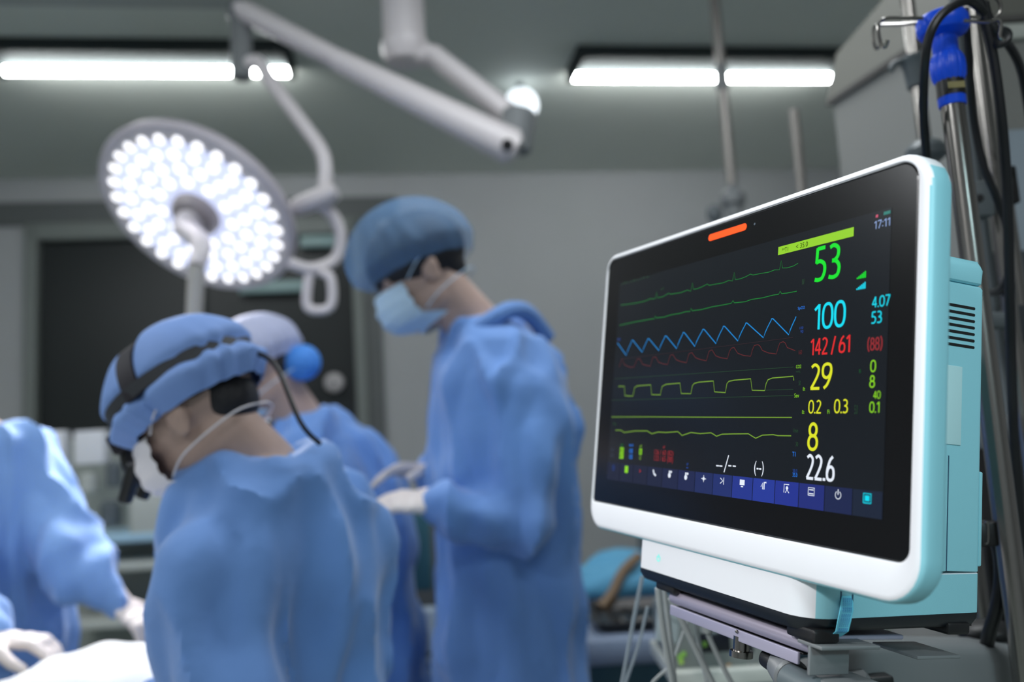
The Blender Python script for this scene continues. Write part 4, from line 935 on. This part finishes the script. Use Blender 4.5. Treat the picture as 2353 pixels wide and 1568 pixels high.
# --- third person between the two, mostly hidden
F = V((-.92, .40, 0))
hd3 = at(600, 862, 2.24); nk3 = at(700, 985, 2.26)
sp_ = [(at(712, 965, 2.26), .085, .080), (at(745, 1010, 2.26), .150, .115), (at(775, 1110, 2.27), .20, .150), (at(790, 1250, 2.27), .20, .165), (at(805, 1450, 2.27), .20, .17)]
arms = [(at(775, 1120, 2.12), at(830, 1380, 2.08), at(640, 1480, 2.06), V((-1, .1, 0)), (0, 0, 1), 1, .4),
        (at(740, 1080, 2.44), at(780, 1330, 2.46), at(600, 1420, 2.42), V((-1, .1, 0)), (0, 0, 1), -1, .4)]
hF3, hU3 = V((-.88, .0, -.47)), V((-.47, .02, .88))
t3p, _ = person('person', 'person bending behind the surgeon with head lamp, in pale cap with a blue tied bulge', F, nk3, sp_, sp_[-1][0].copy(), None, arms, hd3, hF3, hU3, M_GOWN, 23, .95, gz=.38, hk=1.0)
dress_head(t3p, hd3, hF3, hU3, M_CAPP, M_MASK, 1.0, cap=(.134, .114, .116), ccut=.62, cu=.045)
bn = MB(); bn.ell(at(694, 834, 2.22), ((.048, 0, .012), (0, .04, 0), (-.012, 0, .046)), 20, 12); bn.build('cap_bulge', mat('strong_blue_cloth', (70, 140, 226), .7, bump=.2), t3p)

# --- fourth person, cut by the left edge
F = V((.62, -.78, 0))
hd4 = at(-190, 850, 2.05); nk4 = at(-60, 1005, 2.08)
sp_ = [(at(-45, 975, 2.08), .085, .080), (at(-40, 1010, 2.08), .150, .11), (at(-42, 1120, 2.08), .19, .14), (at(-42, 1260, 2.08), .19, .15), (at(-42, 1400, 2.09), .19, .15)]
arms = [(at(45, 1105, 2.10), at(165, 1305, 2.02), at(272, 1388, 1.99), at(340, 1440, 1.96) - at(272, 1388, 1.99), (-.3, 0, 1), -1, .45),
        (at(-150, 1130, 2.0), at(-130, 1400, 1.85), at(-15, 1470, 1.66), V((1, .05, -.12)), (0, 0, 1), 1, .55)]
t4p, _ = person('person', 'person in light blue gown cut by the left edge, pale gloved hands over the drape', F, nk4, sp_, sp_[-1][0].copy(), None, arms, hd4, V((.3, -.6, -.7)), V((-.4, -.4, .8)), M_GOWN2, 37, .92, gz=.40)
dress_head(t4p, hd4, V((.3, -.6, -.7)), V((-.4, -.4, .8)), M_CAPB, M_MASK, 1.0)

# =================================================================== tables and background equipment
# operating table with patient drape
tz = .92; TX0, TX1, TY0, TY1 = -.90, -.62, .75, 1.80; tcx = (TX0 + TX1) / 2
tt = thing('operating_table', 'operating table under white sheets at the lower left', 'table', (tcx, 1.3, 0))
MB().box((tcx, 1.3, tz - .13), (TX1 - TX0 - .03, 1.04, .07), None, .02).build('mattress', M_TEAL, tt)
MB().box((tcx, 1.3, tz - .45), (.18, .3, .58), None, .02).build('pedestal', M_EQUIP, tt)
MB().box((tcx, 1.3, .06), (.26, .8, .12), None, .02).build('table_base', M_EQUIP, tt)
g_ = MB(); nx, ny = 60, 34; gx0, gx1, gy0, gy1 = TX0 - .02, TX1 + .02, TY0 - .05, TY1; gv = []
for j in range(ny + 1):
    row = []
    for i in range(nx + 1):
        x_ = gx0 + (gx1 - gx0) * i / nx; y_ = gy0 + (gy1 - gy0) * j / ny; e = min(1, min(j, ny - j) / 5); e2 = min(1, min(i, nx - i) / 4)
        z_ = tz - .075 + .075 * math.exp(-((x_ - tcx) / .13) ** 2) * (.75 + .25 * math.sin(y_ * 7)) + .008 * noise.noise(V((x_ * 14, y_ * 9, 0))) * 2
        z_ -= .22 * (1 - e) ** 2 + .16 * (1 - e2) ** 2
        row.append(g_.bm.verts.new((x_, y_, z_)))
    gv.append(row)
for j in range(ny):
    for i in range(nx): g_.bm.faces.new((gv[j][i], gv[j][i + 1], gv[j + 1][i + 1], gv[j + 1][i]))
do = g_.build('surgical_drape', M_DRAPE); tag(do, 'bright white drape spread over the operating table', 'drape')
do.modifiers.new('th', 'SOLIDIFY').thickness = .004

# far equipment behind the table: anaesthesia machine and shelf
ec = at(270, 1150, 3.6)
em = thing('anaesthesia_machine', 'pale grey anaesthesia machine with shelves between the surgeons', 'machine', (ec.x, ec.y, 0))
ztop = at(250, 1000, 3.6).z
MB().box((ec.x + .05, ec.y + .2, (ztop + .1) / 2), (.95, .25, ztop - .1), None, .02).build('back_panel', mat('machine_grey', (152, 158, 152), .5, noise_amt=.08, scale=6), em)
MB().box((ec.x + .05, ec.y, .12), (.95, .6, .14), None, .03).build('base', M_GREYP, em)
for q_, m_ in ((1232, mat('shelf_blue', (170, 205, 226), .4)), (1295, M_EQUIP), (1420, M_EQUIP)):
    c_ = at(290, q_, 3.4); MB().box((c_.x + .05, c_.y + .05, c_.z), (.62, .36, .035), None, .01).build('shelf', m_, em)
for x_ in (-.28, .40): MB().box((ec.x + x_, ec.y + .06, (ztop - .35) / 2 + .1), (.03, .03, ztop - .4), None, .005).build('upright', M_EQUIP, em)
c_ = at(350, 1180, 3.35); MB().box((c_.x, c_.y, c_.z), (.14, .12, .18), None, .02).build('side_case', M_EQUIP, em)
for (p_, q_, w_, h_, lab, m_) in ((132, 1050, .055, .20, 'tall white box at the left on the anaesthesia machine', M_WHITE), (213, 1028, .085, .13, 'white packet standing on top of the anaesthesia machine', M_WHITE), (262, 1090, .06, .10, 'grey flask in front of the anaesthesia machine panel', M_GREYP), (205, 1110, .07, .08, 'pale round jar beside the grey flask', M_EQUIP), (255, 1180, .08, .10, 'dark grey gauge low on the machine panel', M_GREYP)):
    c_ = at(p_, q_, 3.38); o = MB().lathe((c_.x, c_.y, c_.z - h_ / 2), (0, 0, 1), [(0, w_ * .4), (.008, w_ * .5), (h_ * .8, w_ * .5), (h_ * .92, w_ * .35), (h_, w_ * .3)], 20).build('supply_bottle', m_) if m_ is not M_WHITE else MB().box(c_, (w_ * 1.4, .06, h_), None, .006).build('supply_box', m_)
    tag(o, lab, 'container')
c_ = at(768, 880, 4.4); t8 = thing('pale_blob', 'small pale round fitting low on the dark window', 'blob', c_)  # pale round shape set on the dark window
wq = on_wall(768, 880, V1 - .03); c_ = room(wq.x, wq.y, wq.z); nrm = ROOM.to_3x3() @ V((0, -1, 0))
t8.matrix_world = Matrix.Translation(c_); INV[t8.name] = t8.matrix_world.inverted()
MB().lathe(c_, nrm, [(-.04, .05), (0, .060), (.03, .056), (.05, .03)], 24).build('blob_front', M_LAMPW, t8)
MB().lathe(c_, nrm, [(.05, .02), (.06, .015)], 16).build('blob_tip', M_ARM, t8)
# reflections of the ceiling tubes in the dark window, built as pale bars
for (x0_, x1_, q_, lab) in ((690, 775, 556, 'upper tube reflection built as a pale teal bar across the dark window beside the surgical lamp'), (550, 700, 662, 'lower tube reflection built as a pale teal bar across the dark window under the surgical lamp')):
    A, B = on_wall(x0_, q_, V1 - .05), on_wall(x1_, q_ - 3, V1 - .05)
    o = MB().box(room((A.x + B.x) / 2, V1 - .05, A.z), (B.x - A.x, .04, .075), ROOM.to_3x3(), .01).build('tube_reflection', mat('pale_teal', (150, 178, 178), .4)); tag(o, lab, 'rail')
# equipment between the standing man and the surgeon
c_ = at(962, 1447, 2.6); o = MB().box((c_.x, c_.y, c_.z), (.105, .1, .12), None, .012).build('white_bin', mat('bin_white', (196, 214, 232), .5)); tag(o, 'white box seen low between the surgeon and the standing person', 'box')
s_ = at(962, 1500, 2.62); sv = thing('side_trolley', 'dark trolley carrying the white box between the gowned people', 'trolley', (s_.x, s_.y, 0)); zt = c_.z - .062
MB().box((c_.x, c_.y + .02, zt - .012), (.45, .34, .02), None, .006).build('shelf', M_GREYP, sv)
for a1 in (-.2, .2):
    for b1 in (-.14, .14): MB().cyl((c_.x + a1, c_.y + b1 + .02, .0), (c_.x + a1, c_.y + b1 + .02, zt - .01), .012).build('leg', M_STEEL, sv)
MB().box((c_.x, c_.y + .17, zt + .22), (.45, .02, .46), None, .006).build('back_board', M_FRAME, sv)
o = MB().box(at(955, 1270, 2.55), (.09, .03, .22), None, .01).build('teal_cloth', M_TEAL); tag(o, 'small teal cloth hanging over the trolley board', 'cloth')
bc_ = at(955, 1270, 2.55)

# instrument table behind the monitor foot
it = at(1450, 1440, 2.05)
tz2 = at(1440, 1452, 2.31).z
tb_ = thing('instrument_table', 'instrument table with pale top edge and teal cloth skirt left of the hanging tubes', 'table', (.46, 2.66, 0))
x0_, x1_ = .08, .85
MB().box(((x0_ + x1_) / 2, 2.66, tz2 - .035), (x1_ - x0_, .70, .07), None, .02).build('table_top', mat('pale_lilac_cover', (142, 156, 180), .6, bump=.2), tb_)
rs = []
for k in range(2):
    zq = tz2 - .06 if k == 0 else .12; rr = []
    for i in range(96):
        a_ = i / 96 * 4; s_i = int(a_); f_ = a_ - s_i; c4_ = [(x0_ + .015, 2.33), (x1_ - .015, 2.33), (x1_ - .015, 2.99), (x0_ + .015, 2.99)]; p0, p1 = c4_[s_i], c4_[(s_i + 1) % 4]
        wv = .014 * math.sin(i * 1.3) * k; rr.append(V((p0[0] + (p1[0] - p0[0]) * f_ + wv, p0[1] + (p1[1] - p0[1]) * f_ + wv, zq)))
    rs.append(rr)
MB().rings(rs).build('cloth_skirt', mat('dark_teal_skirt', (52, 84, 96), .8, bump=.3, bscale=12), tb_)
# tray with instruments
ty = 2.54; tx = .33
tr_ = MB(); rr = [rrect(tx - .14, tx + .14, ty - .16, ty + .16, .03, tz2 + z_) for z_ in (.001,)] 
tr_.rings([rrect(tx - .14, tx + .14, ty - .16, ty + .16, .03, tz2 + .002), rrect(tx - .16, tx + .16, ty - .18, ty + .18, .03, tz2 + .03), rrect(tx - .15, tx + .15, ty - .17, ty + .17, .03, tz2 + .03), rrect(tx - .13, tx + .13, ty - .15, ty + .15, .03, tz2 + .006)])
o = tr_.build('instrument_tray', mat('dark_tray', (52, 50, 50), .4, metal=.3)); tag(o, 'dark metal tray of instruments on the instrument table', 'tray')
src = None
for i in range(14):
    x_ = tx - .11 + .016 * i + random.uniform(-.004, .004); y_ = ty + random.uniform(-.03, .03)
    if src is None:
        src = thing('forceps', '', 'forceps', (x_, y_, tz2 + .012)); root_m = Matrix.Translation((x_, y_, tz2 + .012)); 
        for s in (1, -1):
            MB().tube([(x_, y_ - .09, tz2 + .016), (x_ + s * .006, y_ - .03, tz2 + .014), (x_ + s * .003, y_ + .05, tz2 + .014), (x_, y_ + .09, tz2 + .014)], .0022, 8).build('blade', M_STEEL, src)
            MB().ell((x_ + s * .007, y_ - .095, tz2 + .015), ((.008, 0, 0), (0, .011, 0), (0, 0, .003)), 12, 8).build('finger_ring', M_STEEL, src)
        cur = src
    else:
        cur = src.copy(); COL.objects.link(cur); cur.location = (x_, y_, tz2 + .012 + .002 * (i % 2)); cur.rotation_euler = (0, 0, random.uniform(-.25, .25))
        for ch in list(src.children): c2_ = ch.copy(); c2_.parent = cur; COL.objects.link(c2_)
    cur['label'] = 'small steel forceps lying in the dark instrument tray'; cur['group'] = 'instruments in the tray'
# blue wrap heap and tan strap on the table
wz = MB(); cw = at(1428, 1325, 2.80)
wz.ell((cw.x - .02, cw.y, tz2 + .055), ((.20, 0, 0), (0, .15, 0), (0, 0, .065)), 28, 16); wz.ell((cw.x + .12, cw.y - .02, tz2 + .06), ((.12, 0, 0), (0, .12, 0), (0, 0, .075)), 24, 14); wz.ell((cw.x - .0, cw.y + .05, tz2 + .10), ((.11, 0, 0), (0, .09, 0), (0, 0, .05)), 24, 14)
o = fuse(wz, .008, 3, folds(5, .008, 8, 12)).build('cloth_wrap', M_BDRAPE); tag(o, 'crumpled sky blue cloth wrap on the instrument table', 'cloth')
o = MB().tube([(cw.x - .09, cw.y - .20, tz2 + .014), (cw.x - .05, cw.y - .175, tz2 + .05), (cw.x - .01, cw.y - .14, tz2 + .105), (cw.x + .05, cw.y - .10, tz2 + .145)], .016, 12).build('tan_strap', M_BROWN); tag(o, 'tan strap lying over the blue cloth wrap', 'strap')
o = MB().tube([(cw.x + .10, cw.y + .17, tz2 + .0), (cw.x + .10, cw.y + .17, tz2 + .24)], .016, 14).build('steel_cup', M_GREYP); tag(o, 'slim grey canister standing behind the blue cloth wrap', 'canister')
# white pouch and ventilator at lower middle
v0 = at(1650, 1500, 1.45)
ve = thing('ventilator', 'grey ventilator with small dark screens and coloured keys below the monitor', 'ventilator', (v0.x, v0.y, 0))
def vb(p0_, q0_, p1_, q1_, d_, th, m_, name, bev=.003, par=None):
    A, B = at(p0_, q0_, d_), at(p1_, q1_, d_); return MB().box((A + B) / 2 + V((0, th / 2, 0)), (abs(B.x - A.x), th, abs(A.z - B.z)), None, bev).build(name, m_, par or ve)
vb(1540, 1420, 1830, 1545, 1.45, .20, mat('vent_grey', (120, 126, 124), .5), 'cabinet_body', .008)
vs_ = vb(1600, 1458, 1680, 1497, 1.448, .004, mat('vent_screen', (20, 24, 34), .2), 'screen'); vs2 = vb(1690, 1462, 1732, 1500, 1.448, .004, mat('vent_screen', (20, 24, 34), .2), 'screen')
for (p_, q_, c3_) in ((1563, 1512, (120, 170, 70)), (1572, 1505, (120, 170, 70)), (1566, 1522, (150, 190, 80)), (1620, 1482, (80, 120, 40)), (1700, 1488, (90, 140, 40)), (1675, 1532, (170, 130, 90)), (1708, 1534, (50, 120, 90)), (1752, 1538, (50, 130, 190)), (1640, 1540, (190, 200, 190))):
    vb(p_ - 5, q_ - 5, p_ + 5, q_ + 5, 1.444, .006, mat('key_%d_%d_%d' % c3_, c3_, .4, emit=c3_, power=.25), 'key', .001)
vb(1545, 1548, 1840, 1566, 1.42, .25, M_EQUIP, 'ledge', .004)
MB().box((v0.x, v0.y + .12, .35), (.25, .22, .58), None, .01).build('pedestal', M_GREYP, ve)
o = MB().box(at(1535, 1438, 1.35), (.036, .012, .05), Matrix.Rotation(.15, 3, 'Y'), .003).tube([at(1535, 1420, 1.35), at(1545, 1380, 1.2), at(1560, 1372, 1.02)], .0015, 6).build('white_pouch', mat('pouch_white', (170, 184, 188), .5)); tag(o, 'pale folded pouch hanging among the tubes', 'pouch')
